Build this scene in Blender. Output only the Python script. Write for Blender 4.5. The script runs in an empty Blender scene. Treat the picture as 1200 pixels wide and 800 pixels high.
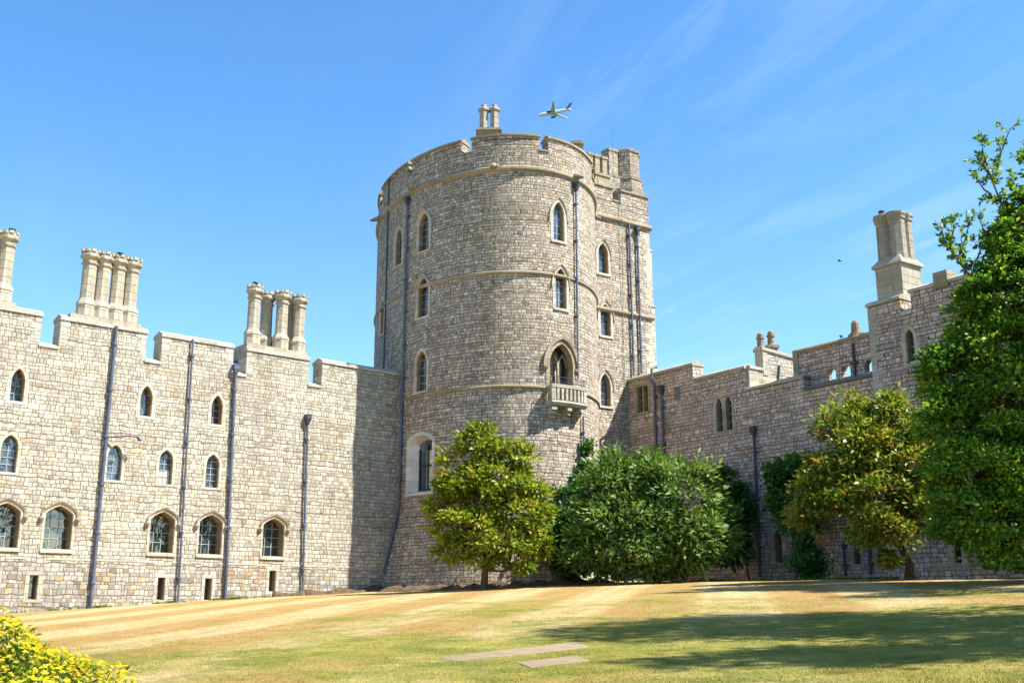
import bpy, bmesh, math, random
import numpy as np
from mathutils import Vector, Matrix
random.seed(7); RNG = np.random.default_rng(11)
R = math.radians
SC = bpy.context.scene; COL = SC.collection

# ---------------------------------------------------------------- camera, sky, sun, exposure
FPX = 1250.0; EYE = 1.6
PITCH = math.atan(311 / FPX); SP_, CP_ = math.sin(PITCH), math.cos(PITCH)
cam_d = bpy.data.cameras.new('camera'); cam = bpy.data.objects.new('camera', cam_d); COL.objects.link(cam)
cam.location = (0, 0, EYE); cam.rotation_euler = (R(90) + PITCH, 0, 0)
cam_d.sensor_width = 36; cam_d.lens = 36 * FPX / 1200; cam_d.clip_start = .1; cam_d.clip_end = 12000
SC.camera = cam
SUN_EL, SUN_AZ = R(52), R(-17)          # azimuth counted from +X, counter-clockwise
sd = Vector((math.cos(SUN_EL) * math.cos(SUN_AZ), math.cos(SUN_EL) * math.sin(SUN_AZ), math.sin(SUN_EL)))
sun_d = bpy.data.lights.new('sun', 'SUN'); sun = bpy.data.objects.new('sun', sun_d); COL.objects.link(sun)
sun_d.energy = 5.0; sun_d.angle = R(.5); sun_d.color = (1, .955, .88)
sun.rotation_euler = (-sd).to_track_quat('-Z', 'Y').to_euler(); sun.location = (60, -10, 80)
SC.view_settings.view_transform = 'Standard'; SC.view_settings.look = 'None'
SC.view_settings.gamma = 1; SC.view_settings.exposure = 1.33; SC.view_settings.use_curve_mapping = False
SC.cycles.max_bounces = 6; SC.cycles.transparent_max_bounces = 6

def world():
    w = bpy.data.worlds.new('World'); SC.world = w; w.use_nodes = True
    nt = w.node_tree; nt.nodes.clear(); N = nt.nodes.new; L = nt.links.new
    out = N('ShaderNodeOutputWorld'); bg = N('ShaderNodeBackground'); sky = N('ShaderNodeTexSky')
    sky.sky_type = 'NISHITA'; sky.sun_disc = False; sky.sun_elevation = SUN_EL; sky.sun_rotation = R(90) - SUN_AZ
    sky.air_density = 1.0; sky.dust_density = .25; sky.ozone_density = 1.6; sky.altitude = 50
    hs = N('ShaderNodeHueSaturation'); hs.inputs['Saturation'].default_value = 1.28; hs.inputs['Value'].default_value = 1.0
    L(sky.outputs[0], hs.inputs['Color'])
    # thin cirrus: noise on a flat layer high above, stretched along the wind
    tc = N('ShaderNodeTexCoord'); sep = N('ShaderNodeSeparateXYZ'); L(tc.outputs['Generated'], sep.inputs[0])
    zc = N('ShaderNodeMath'); zc.operation = 'MAXIMUM'; zc.inputs[1].default_value = .06; L(sep.outputs[2], zc.inputs[0])
    def div(o):
        m = N('ShaderNodeMath'); m.operation = 'DIVIDE'; L(o, m.inputs[0]); L(zc.outputs[0], m.inputs[1]); return m.outputs[0]
    cmb = N('ShaderNodeCombineXYZ'); L(div(sep.outputs[0]), cmb.inputs[0]); L(div(sep.outputs[1]), cmb.inputs[1])
    mp = N('ShaderNodeMapping'); mp.vector_type = 'TEXTURE'; mp.inputs['Rotation'].default_value = (0, 0, R(-69)); mp.inputs['Scale'].default_value = (2.6, .42, 1)
    mp.inputs['Location'].default_value = (.25, .9, 0)
    L(cmb.outputs[0], mp.inputs[0])
    n1 = N('ShaderNodeTexNoise'); n1.inputs['Scale'].default_value = 1.5; n1.inputs['Detail'].default_value = 9; n1.inputs['Roughness'].default_value = .62; n1.inputs['Distortion'].default_value = .35
    L(mp.outputs[0], n1.inputs['Vector'])
    n2 = N('ShaderNodeTexNoise'); n2.inputs['Scale'].default_value = .8; n2.inputs['Detail'].default_value = 2; L(cmb.outputs[0], n2.inputs['Vector'])
    r1 = N('ShaderNodeMapRange'); r1.inputs[1].default_value = .46; r1.inputs[2].default_value = .82; L(n1.outputs[0], r1.inputs[0])
    r2 = N('ShaderNodeMapRange'); r2.inputs[1].default_value = .38; r2.inputs[2].default_value = .62; L(n2.outputs[0], r2.inputs[0])
    # cirrus sits mostly to the east of the tower
    r3 = N('ShaderNodeMapRange'); r3.inputs[1].default_value = -.15; r3.inputs[2].default_value = .5; r3.inputs[3].default_value = .12; r3.inputs[4].default_value = 1; L(div(sep.outputs[0]), r3.inputs[0])
    m1 = N('ShaderNodeMath'); m1.operation = 'MULTIPLY'; L(r1.outputs[0], m1.inputs[0]); L(r2.outputs[0], m1.inputs[1])
    m2 = N('ShaderNodeMath'); m2.operation = 'MULTIPLY'; L(m1.outputs[0], m2.inputs[0]); L(r3.outputs[0], m2.inputs[1])
    m3 = N('ShaderNodeMath'); m3.operation = 'MULTIPLY'; m3.inputs[1].default_value = .45; L(m2.outputs[0], m3.inputs[0])
    mx = N('ShaderNodeMix'); mx.data_type = 'RGBA'; L(m3.outputs[0], mx.inputs[0]); L(hs.outputs[0], mx.inputs[6]); mx.inputs[7].default_value = (4.6, 5.0, 5.6, 1)
    L(mx.outputs[2], bg.inputs['Color']); bg.inputs['Strength'].default_value = .114
    L(bg.outputs[0], out.inputs['Surface'])
world()

# ---------------------------------------------------------------- picture measuring: a pixel is turned into a point on a real surface
def ray(px, py):
    a = (px - 600) / FPX; b = (400 - py) / FPX
    return a, CP_ - SP_ * b, SP_ + CP_ * b
def at(px, py, Y):
    x, y, z = ray(px, py); k = Y / y
    return Vector((x * k, Y, EYE + z * k))
def gz(x, y): return .11 + .04 * x + .046 * y

# ---------------------------------------------------------------- object helpers
def tag(o, label=None, cat=None, group=None, kind=None):
    if label: o['label'] = label
    if cat: o['category'] = cat
    if group: o['group'] = group
    if kind: o['kind'] = kind
    return o
def empty(name, loc, label, cat, group=None):
    o = bpy.data.objects.new(name, None); COL.objects.link(o); o.location = loc; o.empty_display_size = .3
    return tag(o, label, cat, group)
def link_mesh(name, me, parent=None):
    o = bpy.data.objects.new(name, me); COL.objects.link(o)
    if parent is not None:
        o.parent = parent
        w = Vector((0, 0, 0)); q = parent
        while q is not None: w += q.location; q = q.parent
        o.location = -w
    return o
class MB:
    def __init__(s): s.v = []; s.f = []; s.uv = []; s.mi = []
    def add(s, verts, faces, uvs=None, mi=0):
        b = len(s.v); s.v += [tuple(v) for v in verts]
        for f in faces:
            s.f.append([b + i for i in f]); s.mi.append(mi)
            s.uv.append([uvs[i] for i in f] if uvs else [(verts[i][0] + verts[i][1], verts[i][2]) for i in f])
    def quad(s, a, b, c, d, uvs=None, mi=0): s.add([a, b, c, d], [(0, 1, 2, 3)], uvs, mi)
    def box(s, o, ax, ay, az, mi=0):
        """box from corner o along three edge vectors"""
        o, ax, ay, az = Vector(o), Vector(ax), Vector(ay), Vector(az)
        p = [o, o + ax, o + ax + ay, o + ay]; p += [q + az for q in p]
        if ax.cross(ay).dot(az) < 0: fs = [(0, 1, 2, 3), (4, 7, 6, 5), (0, 4, 5, 1), (1, 5, 6, 2), (2, 6, 7, 3), (3, 7, 4, 0)]
        else: fs = [(3, 2, 1, 0), (5, 6, 7, 4), (1, 5, 4, 0), (2, 6, 5, 1), (3, 7, 6, 2), (0, 4, 7, 3)]
        s.add(p, fs, None, mi)
    def tube(s, pts, radii, n=8, caps=True, mi=0):
        pts = [Vector(p) for p in pts]
        if not hasattr(radii, '__len__'): radii = [radii] * len(pts)
        vs = []; prev = None
        for i, p in enumerate(pts):
            t = (pts[min(i + 1, len(pts) - 1)] - pts[max(i - 1, 0)]).normalized()
            if prev is None:
                u = t.cross(Vector((.31, .95, .1)));
                if u.length < .05: u = t.cross(Vector((1, 0, 0)))
            else: u = prev - t * prev.dot(t)
            u.normalize(); prev = u; w = t.cross(u)
            for k in range(n):
                a = 2 * math.pi * k / n
                vs.append(p + (u * math.cos(a) + w * math.sin(a)) * radii[i])
        fs = []
        for i in range(len(pts) - 1):
            for k in range(n):
                a, b = i * n + k, i * n + (k + 1) % n
                fs.append((a, b, b + n, a + n))
        if caps: fs += [tuple(range(n))[::-1], tuple(range((len(pts) - 1) * n, len(pts) * n))]
        s.add(vs, fs, None, mi)
    def lathe(s, c, prof, n=8, rot=0, mi=0):
        """prof: (radius, z) from bottom to top round centre c"""
        vs = []; m = len(prof)
        for r, z in prof:
            for k in range(n):
                a = 2 * math.pi * (k + .5) / n + rot
                vs.append((c[0] + r * math.cos(a), c[1] + r * math.sin(a), z))
        fs = []
        for i in range(m - 1):
            for k in range(n):
                a, b = i * n + k, i * n + (k + 1) % n
                fs.append((a, b, b + n, a + n))
        fs += [tuple(range(n))[::-1], tuple(range((m - 1) * n, m * n))]
        uv = []
        for r, z in prof:
            for k in range(n): uv.append((k * r * .8, z))
        s.add(vs, fs, uv, mi)
    def build(s, name, mats, parent=None, smooth=False):
        me = bpy.data.meshes.new(name); me.from_pydata(s.v, [], s.f)
        uvl = me.uv_layers.new(name='UVMap')
        flat = [c for f in s.uv for p in f for c in p]
        uvl.data.foreach_set('uv', flat)
        if not isinstance(mats, (list, tuple)): mats = [mats]
        for m in mats: me.materials.append(m)
        me.polygons.foreach_set('material_index', s.mi)
        if smooth: me.polygons.foreach_set('use_smooth', [True] * len(me.polygons))
        me.update()
        return link_mesh(name, me, parent)

# ---------------------------------------------------------------- materials
class NT:
    def __init__(s, name):
        s.m = bpy.data.materials.new(name); s.m.use_nodes = True; s.t = s.m.node_tree; s.t.nodes.clear()
        s.out = s.n('ShaderNodeOutputMaterial')
    def n(s, k, **kw):
        o = s.t.nodes.new(k)
        for a, b in kw.items(): setattr(o, a, b)
        return o
    def put(s, v, sock):
        if v is None: return
        if isinstance(v, bpy.types.NodeSocket): s.t.links.new(v, sock)
        else: sock.default_value = v
    def math(s, op, a, b=None, c=None, clamp=False):
        o = s.n('ShaderNodeMath', operation=op, use_clamp=clamp); s.put(a, o.inputs[0]); s.put(b, o.inputs[1]); s.put(c, o.inputs[2]); return o.outputs[0]
    def mix(s, f, a, b, mode='MIX'):
        o = s.n('ShaderNodeMix', data_type='RGBA', blend_type=mode); s.put(f, o.inputs[0])
        for v, i in ((a, 6), (b, 7)):
            if isinstance(v, tuple) and len(v) == 3: v = (*v, 1)
            s.put(v, o.inputs[i])
        return o.outputs[2]
    def noise(s, vec, scale, detail=3, rough=.55, dim='3D', w=None):
        o = s.n('ShaderNodeTexNoise', noise_dimensions=dim)
        if vec is not None: s.put(vec, o.inputs['Vector'])
        if w is not None: s.put(w, o.inputs['W'])
        o.inputs['Scale'].default_value = scale; o.inputs['Detail'].default_value = detail; o.inputs['Roughness'].default_value = rough
        return o.outputs[0]
    def rng(s, v, a, b, c=0., d=1.):
        o = s.n('ShaderNodeMapRange'); s.put(v, o.inputs[0])
        for i, q in enumerate((a, b, c, d)): s.put(q, o.inputs[i + 1])
        return o.outputs[0]
    def ramp(s, f, stops, const=False):
        o = s.n('ShaderNodeValToRGB'); e = o.color_ramp.elements
        if const: o.color_ramp.interpolation = 'CONSTANT'
        while len(e) < len(stops): e.new(.5)
        for q, (p, c) in zip(e, stops): q.position = p; q.color = (*c, 1)
        s.put(f, o.inputs[0]); return o.outputs[0]
    def comb(s, x, y, z=0.):
        o = s.n('ShaderNodeCombineXYZ'); s.put(x, o.inputs[0]); s.put(y, o.inputs[1]); s.put(z, o.inputs[2]); return o.outputs[0]
    def pos(s): return s.n('ShaderNodeNewGeometry').outputs['Position']
    def bump(s, h, dist, strength=1.):
        o = s.n('ShaderNodeBump'); s.put(h, o.inputs['Height']); o.inputs['Distance'].default_value = dist; o.inputs['Strength'].default_value = strength; return o.outputs[0]
    def bsdf(s, col, rough=.8, normal=None, spec=.3, metal=0., **kw):
        b = s.n('ShaderNodeBsdfPrincipled')
        if isinstance(col, tuple) and len(col) == 3: col = (*col, 1)
        s.put(col, b.inputs['Base Color']); s.put(rough, b.inputs['Roughness']); s.put(normal, b.inputs['Normal'])
        b.inputs['Specular IOR Level'].default_value = spec; b.inputs['Metallic'].default_value = metal
        for k, v in kw.items(): s.put(v, b.inputs[k])
        return b.outputs[0]
    def done(s, sh): s.t.links.new(sh, s.out.inputs['Surface']); return s.m

def masonry(name, w, h, palette, mortar, joint=.016, stain=(.16, .14, .11), stain_amt=.5, bumpd=.03, seed=0., foot=None):
    """coursed rubble: rows of uneven height, stones of uneven length, one colour each; UV is in metres"""
    t = NT(name)
    uvn = t.n('ShaderNodeUVMap'); sep = t.n('ShaderNodeSeparateXYZ'); t.put(uvn.outputs[0], sep.inputs[0]); u, v = t.math('ADD', sep.outputs[0], seed * 3 + 60), t.math('ADD', sep.outputs[1], seed)
    P = t.pos()
    wob = t.math('MULTIPLY', t.math('SUBTRACT', t.noise(t.comb(u, v), 1.7, 3), .5), .16)
    v1 = t.math('ADD', v, wob)
    vv = t.math('ADD', t.math('DIVIDE', v1, h), t.math('MULTIPLY', t.noise(None, .55, 1, dim='1D', w=t.math('DIVIDE', v, h)), 1.1))
    row = t.math('FLOOR', vv); fv = t.math('FRACT', vv)
    wn = t.n('ShaderNodeTexWhiteNoise', noise_dimensions='1D'); t.put(row, wn.inputs['W']); r1 = wn.outputs[0]
    uu = t.math('MULTIPLY', t.math('DIVIDE', u, w), t.math('ADD', .78, t.math('MULTIPLY', r1, .5)))
    uu = t.math('ADD', uu, t.math('MULTIPLY', r1, 37.3))
    uu = t.math('ADD', uu, t.math('MULTIPLY', t.noise(t.comb(t.math('DIVIDE', u, w), t.math('MULTIPLY', row, 7.31)), .6, 1), 1.5))
    col = t.math('FLOOR', uu); fu = t.math('FRACT', uu)
    wc = t.n('ShaderNodeTexWhiteNoise', noise_dimensions='2D'); t.put(t.comb(col, row), wc.inputs['Vector'])
    split = t.math('LESS_THAN', wc.outputs[0], .3)
    fu2 = t.math('FRACT', t.math('MULTIPLY', fu, 2.)); half = t.math('MULTIPLY', t.math('FLOOR', t.math('MULTIPLY', fu, 2.)), split)
    wfac = t.math('SUBTRACT', 1., t.math('MULTIPLY', split, .5))
    fu3 = t.math('ADD', t.math('MULTIPLY', fu2, split), t.math('MULTIPLY', fu, t.math('SUBTRACT', 1., split)))
    du = t.math('MULTIPLY', t.math('MULTIPLY', t.math('MINIMUM', fu3, t.math('SUBTRACT', 1., fu3)), w), wfac)
    dv = t.math('MULTIPLY', t.math('MINIMUM', fv, t.math('SUBTRACT', 1., fv)), h)
    sm = t.n('ShaderNodeMath', operation='SMOOTH_MIN'); t.put(du, sm.inputs[0]); t.put(dv, sm.inputs[1]); sm.inputs[2].default_value = .04
    d = t.math('ADD', sm.outputs[0], t.math('MULTIPLY', t.math('SUBTRACT', t.noise(t.comb(u, v), 9, 3), .5), .035))
    stone = t.rng(d, joint * .35, joint * 1.9)
    wc2 = t.n('ShaderNodeTexWhiteNoise', noise_dimensions='3D'); t.put(t.comb(t.math('ADD', col, 11.7), row, half), wc2.inputs['Vector'])
    patch = t.math('MULTIPLY', t.math('SUBTRACT', t.noise(P, .35, 3), .5), .5)     # drifts of one stone or another
    pick = t.math('ADD', wc2.outputs[0], patch, clamp=True)
    c = t.ramp(pick, palette, const=True)
    if foot:                                           # the basement courses are another, dirtier stone
        c2 = t.ramp(pick, foot[1], const=True); fm = t.rng(t.math('ADD', sep.outputs[1], t.math('MULTIPLY', t.noise(P, .5, 3), .6)), foot[0], foot[0] + .35)
        c = t.mix(fm, c2, c)
    wsep = t.n('ShaderNodeSeparateColor'); t.put(wc2.outputs[1], wsep.inputs[0])
    val = t.rng(wsep.outputs[1], 0, 1, .72, 1.16)
    grain = t.rng(t.noise(P, 9, 5, .68), .25, .75, .72, 1.2)
    c = t.mix(1., c, t.comb(t.math('MULTIPLY', val, grain), t.math('MULTIPLY', val, grain), t.math('MULTIPLY', val, grain)), 'MULTIPLY')
    big = t.rng(t.noise(P, .6, 6, .66), .50, .78, 0, stain_amt)
    c = t.mix(big, c, t.mix(.5, c, (*stain, 1)))
    # rain streaks running down the face, and broad weathering
    stk = t.rng(t.noise(t.comb(t.math('MULTIPLY', u, 2.4), t.math('MULTIPLY', v, .16)), 1., 5, .7), .50, .74, 0, .42)
    c = t.mix(stk, c, t.mix(1., c, (.52, .50, .47, 1), 'MULTIPLY'))
    wash = t.rng(t.noise(P, .22, 4, .6), .3, .7, .86, 1.12); c = t.mix(1., c, t.comb(wash, wash, t.math('MULTIPLY', wash, .985)), 'MULTIPLY')
    c = t.mix(stone, t.mix(t.noise(P, 2.2, 3), (mortar[0] * .4, mortar[1] * .4, mortar[2] * .4), mortar), c)
    hgt = t.math('ADD', t.math('MULTIPLY', stone, t.rng(wsep.outputs[0], 0, 1, .55, 1.)), t.math('MULTIPLY', t.noise(P, 7, 4, .6), .5))
    return t.done(t.bsdf(c, .92, t.bump(hgt, bumpd), .15))

PALE = (.50, .445, .355)
M = {}
M['wall_left'] = masonry('pale_heathstone', .305, .184, [(0, (0.466, 0.420, 0.336)), (.24, (0.439, 0.397, 0.319)), (.42, (0.487, 0.438, 0.353)), (.58, (0.415, 0.379, 0.308)), (.70, (0.457, 0.405, 0.314)), (.80, (0.388, 0.349, 0.280)), (.88, (0.455, 0.369, 0.238)), (.93, (0.367, 0.282, 0.182)), (.96, (0.493, 0.447, 0.365))], (.25, .22, .175), .0105, stain_amt=.4, seed=3.1, foot=(3.55, [(0, (.42, .385, .33)), (.3, (.36, .33, .285)), (.52, (.47, .43, .36)), (.68, (.30, .275, .24)), (.80, (.44, .35, .21)), (.88, (.42, .29, .15)), (.93, (.29, .22, .165))]))
M['wall_tower'] = masonry('grey_heathstone', .29, .165, [(0, (0.477, 0.405, 0.320)), (.22, (0.409, 0.344, 0.270)), (.42, (0.526, 0.452, 0.360)), (.62, (0.351, 0.292, 0.230)), (.76, (0.449, 0.377, 0.315)), (.86, (0.471, 0.325, 0.171)), (.92, (0.303, 0.236, 0.181)), (.96, (0.536, 0.480, 0.400))], (.17, .14, .11), .0115, stain_amt=.5, seed=17.7)
M['wall_right'] = masonry('rosy_heathstone', .335, .19, [(0, (0.563, 0.458, 0.389)), (.22, (0.507, 0.404, 0.346)), (.42, (0.619, 0.503, 0.433)), (.60, (0.461, 0.377, 0.338)), (.74, (0.591, 0.452, 0.361)), (.84, (0.567, 0.372, 0.230)), (.92, (0.396, 0.315, 0.269)), (.96, (0.637, 0.547, 0.484))], (.17, .14, .12), .0125, stain_amt=.5, seed=29.3)

def dressed(name, c1, c2, dark=(.16, .14, .11), blocks=True):
    t = NT(name); P = t.pos()
    n = t.noise(P, 1.6, 5, .65); c = t.mix(n, (*c1, 1), (*c2, 1))
    c = t.mix(t.rng(t.noise(P, 3.2, 6, .7), .55, .8, 0, .6), c, (*dark, 1))
    g = t.rng(t.noise(P, 14, 4, .7), .2, .8, .78, 1.18); c = t.mix(1., c, t.comb(g, g, g), 'MULTIPLY')
    uvn = t.n('ShaderNodeUVMap'); sep = t.n('ShaderNodeSeparateXYZ'); t.put(uvn.outputs[0], sep.inputs[0])
    v = t.math('DIVIDE', t.math('ADD', sep.outputs[1], 50.03), .37); row = t.math('FLOOR', v); fv = t.math('FRACT', v)
    u = t.math('ADD', t.math('DIVIDE', t.math('ADD', sep.outputs[0], 70.), .83), t.math('MULTIPLY', row, .37)); fu = t.math('FRACT', u)
    wn = t.n('ShaderNodeTexWhiteNoise', noise_dimensions='2D'); t.put(t.comb(t.math('FLOOR', u), row), wn.inputs['Vector'])
    k = t.rng(wn.outputs[0], 0, 1, .80, 1.14); c = t.mix(1., c, t.comb(k, k, t.math('MULTIPLY', k, t.rng(wn.outputs[0], 0, 1, .93, 1.03))), 'MULTIPLY')
    d = t.math('MINIMUM', t.math('MULTIPLY', fv, .37), t.math('MULTIPLY', fu, .83)); j = t.rng(d, .006, .02)
    c = t.mix(j, t.mix(.35, (*dark, 1), c), c)
    return t.done(t.bsdf(c, .88, t.bump(t.math('ADD', t.noise(P, 11, 4), t.math('MULTIPLY', j, .8)), .015), .2))
M['dressed'] = dressed('dressed_stone', (.47, .425, .345), (.36, .32, .25))
M['surround'] = dressed('window_stone', (.54, .485, .39), (.45, .385, .285), (.30, .24, .15))
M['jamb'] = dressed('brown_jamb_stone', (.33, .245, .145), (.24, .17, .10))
M['weathered'] = dressed('weathered_stone', (.36, .315, .24), (.26, .225, .17))
M['coping'] = dressed('coping_stone', (.47, .44, .38), (.38, .35, .30))
M['ochre'] = dressed('ochre_stone', (.37, .30, .20), (.27, .22, .145))
M['flue'] = dressed('chimney_stone', (.47, .415, .315), (.33, .29, .22), (.13, .115, .09))
M['browncap'] = dressed('brown_stone', (.36, .28, .20), (.26, .21, .16))
M['slate'] = dressed('slate_ledge', (.16, .18, .21), (.11, .12, .14))
M['render'] = dressed('pale_render', (.62, .59, .55), (.55, .52, .48), (.45, .42, .38))
M['pot'] = dressed('clay_pot', (.30, .22, .155), (.24, .175, .125))
M['slab'] = dressed('concrete_slab', (.27, .205, .12), (.19, .145, .085))

def simple(name, c, rough=.6, spec=.4, metal=0., var=.25, scale=6):
    t = NT(name); P = t.pos(); g = t.rng(t.noise(P, scale, 4, .6), .25, .75, 1 - var, 1 + var)
    return t.done(t.bsdf(t.mix(1., (*c, 1), t.comb(g, g, g), 'MULTIPLY'), rough, None, spec, metal))
M['pipe'] = simple('lead_grey_paint', (.075, .092, .14), .45, .5, 0, .35, 3)
M['pipe_dark'] = simple('dark_iron', (.045, .05, .065), .5, .4)
M['copper'] = simple('green_copper', (.08, .26, .2), .6, .3)
M['bar'] = simple('lead_bars', (.32, .33, .34), .5, .4)
M['frame_recess_dark'] = simple('dark_frame_and_recess', (.03, .03, .035), .5, .4)
M['curtain'] = simple('pale_curtain', (.55, .50, .40), .9, .1)
M['dark'] = simple('dark_interior', (.012, .012, .014), .9, .1)
M['white'] = simple('aircraft_white', (.78, .78, .78), .35, .5, 0, .05)
M['navy'] = simple('aircraft_blue', (.01, .06, .26), .35, .5, 0, .05)
M['wing'] = simple('aircraft_grey', (.62, .63, .66), .4, .5, 0, .08)
M['bark'] = simple('bark', (.10, .075, .05), .95, .1, 0, .5, 8)
M['bird'] = simple('dark_feathers', (.05, .05, .06), .8, .2)
M['soil'] = simple('dry_soil', (.10, .07, .045), .98, .05, 0, .6, 5)

def glass(name, c):
    t = NT(name); P = t.pos()
    n = t.bump(t.noise(P, 2.2, 2), .02)
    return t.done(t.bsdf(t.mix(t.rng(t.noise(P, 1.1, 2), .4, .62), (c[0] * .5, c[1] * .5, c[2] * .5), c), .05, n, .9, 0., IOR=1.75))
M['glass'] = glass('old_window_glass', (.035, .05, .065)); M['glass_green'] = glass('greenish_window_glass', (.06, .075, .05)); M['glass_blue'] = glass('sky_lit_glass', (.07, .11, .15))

def lawn_colour(t, P):
    sep = t.n('ShaderNodeSeparateXYZ'); t.put(P, sep.inputs[0]); x, y = sep.outputs[0], sep.outputs[1]
    c = t.math('SUBTRACT', t.math('MULTIPLY', x, .98), t.math('MULTIPLY', y, .19))
    c = t.math('ADD', c, t.math('MULTIPLY', t.noise(t.comb(x, y), .07, 2), 1.3))
    c = t.math('ADD', c, t.math('MULTIPLY', t.noise(t.comb(x, y), 1.3, 3), .5))
    st = t.rng(t.math('SINE', t.math('MULTIPLY', c, 1.5)), -.4, .4)
    streak = t.noise(t.comb(t.math('MULTIPLY', c, 2.2), t.math('MULTIPLY', y, .10)), 1.0, 4, .6)
    base = t.mix(st, (.40, .25, .082, 1), (.54, .40, .18, 1))
    base = t.mix(t.rng(streak, .44, .68, 0, .5), base, (.33, .19, .06, 1))
    base = t.mix(t.rng(t.noise(P, .8, 7, .74), .48, .72, 0, .4), base, (.60, .48, .27, 1))
    base = t.mix(t.rng(t.noise(P, 1.9, 6, .75), .54, .74, 0, .65), base, (.25, .15, .055, 1))
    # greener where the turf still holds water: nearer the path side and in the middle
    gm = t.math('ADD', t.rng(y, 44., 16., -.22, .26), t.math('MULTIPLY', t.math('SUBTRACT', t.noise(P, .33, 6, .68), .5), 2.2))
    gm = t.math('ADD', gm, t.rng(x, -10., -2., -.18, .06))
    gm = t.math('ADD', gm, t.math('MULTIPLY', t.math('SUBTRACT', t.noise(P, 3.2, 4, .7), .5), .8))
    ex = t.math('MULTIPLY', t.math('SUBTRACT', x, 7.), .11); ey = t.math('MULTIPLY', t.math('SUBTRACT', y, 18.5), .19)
    shade_green = t.math('SUBTRACT', 1., t.math('ADD', t.math('MULTIPLY', ex, ex), t.math('MULTIPLY', ey, ey)))   # shaded-grass green of the trees' shadow, put into the turf colour
    gm = t.math('ADD', gm, t.rng(shade_green, -.2, .6, 0, .3))
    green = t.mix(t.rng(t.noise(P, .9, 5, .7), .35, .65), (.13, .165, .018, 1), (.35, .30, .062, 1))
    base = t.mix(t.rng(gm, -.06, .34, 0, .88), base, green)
    g = t.rng(t.noise(P, 24, 4, .75), .25, .75, .62, 1.3)
    base = t.mix(1., base, t.comb(g, g, g), 'MULTIPLY')
    g2 = t.rng(t.noise(P, 5, 4, .7), .3, .7, .8, 1.15)
    base = t.mix(1., base, t.comb(t.math('MULTIPLY', g2, .86), t.math('MULTIPLY', g2, .87), t.math('MULTIPLY', g2, .92)), 'MULTIPLY')
    ln = t.n('ShaderNodeVectorMath', operation='LENGTH'); t.put(t.comb(x, y), ln.inputs[0])
    return t.mix(t.rng(ln.outputs['Value'], 75., 95.), base, (.05, .065, .025, 1))   # unseen parkland beyond the walls, darkened to cut warm bounce light
def lawn_mat():
    t = NT('dry_lawn'); P = t.pos()
    h = t.math('ADD', t.noise(P, 26, 4, .7), t.math('MULTIPLY', t.noise(P, 3, 4), .8))
    return t.done(t.bsdf(lawn_colour(t, P), .95, t.bump(h, .05, .8), .08))
def blade_mat():
    t = NT('grass_blades'); P = t.pos(); c = lawn_colour(t, P)
    at_ = t.n('ShaderNodeAttribute', attribute_name='tint'); g = t.rng(at_.outputs['Fac'], 0, 1, .75, 1.4)
    c = t.mix(1., c, t.comb(g, g, g), 'MULTIPLY')
    d = t.bsdf(c, .8, None, .15); tr = t.n('ShaderNodeBsdfTranslucent'); t.put(c, tr.inputs[0])
    mx = t.n('ShaderNodeMixShader'); mx.inputs[0].default_value = .25; t.put(d, mx.inputs[1]); t.put(tr.outputs[0], mx.inputs[2])
    return t.done(mx.outputs[0])
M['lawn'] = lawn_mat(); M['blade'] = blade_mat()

def leaf_mat(name, stops, rough=.5, trans=.35, spec=.35):
    t = NT(name); a = t.n('ShaderNodeAttribute', attribute_name='tint')
    c = t.ramp(a.outputs['Fac'], stops)
    d = t.bsdf(c, rough, None, spec); tr = t.n('ShaderNodeBsdfTranslucent'); t.put(t.mix(1., c, (1.25, 1.3, .7, 1), 'MULTIPLY'), tr.inputs[0])
    mx = t.n('ShaderNodeMixShader'); mx.inputs[0].default_value = trans; t.put(d, mx.inputs[1]); t.put(tr.outputs[0], mx.inputs[2])
    return t.done(mx.outputs[0])
M['lf_mag'] = leaf_mat('magnolia_leaf', [(0, (0.079, 0.134, 0.014)), (.35, (0.179, 0.246, 0.020)), (.66, (0.326, 0.358, 0.030)), (.86, (0.399, 0.370, 0.045)), (.95, (0.315, 0.190, 0.040)), (1, (0.210, 0.112, 0.030))], .42)
M['lf_mag2'] = leaf_mat('bronze_magnolia_leaf', [(0, (0.048, 0.101, 0.015)), (.4, (0.120, 0.203, 0.020)), (.68, (0.264, 0.311, 0.033)), (.85, (0.408, 0.365, 0.050)), (.94, (0.384, 0.203, 0.039)), (1, (0.240, 0.121, 0.028))], .38)
M['lf_rhodo'] = leaf_mat('rhododendron_leaf', [(0, (0.041, 0.095, 0.020)), (.4, (0.092, 0.178, 0.031)), (.75, (0.175, 0.262, 0.049)), (1, (0.278, 0.335, 0.082))], .56, .22, .3)
M['lf_ivy'] = leaf_mat('ivy_leaf', [(0, (.025, .08, .02)), (.6, (.06, .17, .03)), (1, (.12, .25, .04))], .45, .3)
M['lf_tree'] = leaf_mat('beech_leaf', [(0, (0.043, 0.116, 0.018)), (.45, (0.088, 0.210, 0.022)), (.75, (0.176, 0.315, 0.029)), (.93, (0.332, 0.420, 0.036)), (1, (0.429, 0.399, 0.046))], .45, .4)
M['lf_spurge'] = leaf_mat('herb_leaf', [(0, (.05, .10, .012)), (.6, (.12, .19, .018)), (1, (.2, .26, .02))], .5, .4)
M['petal'] = leaf_mat('yellow_petal', [(0, (.30, .34, .012)), (.25, (.58, .46, .012)), (.6, (.74, .58, .014)), (1, (.60, .36, .012))], .6, .35, .2)
M['bloom'] = leaf_mat('white_petal', [(0, (.62, .55, .38)), (1, (.8, .76, .62))], .6, .3, .2)

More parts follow.
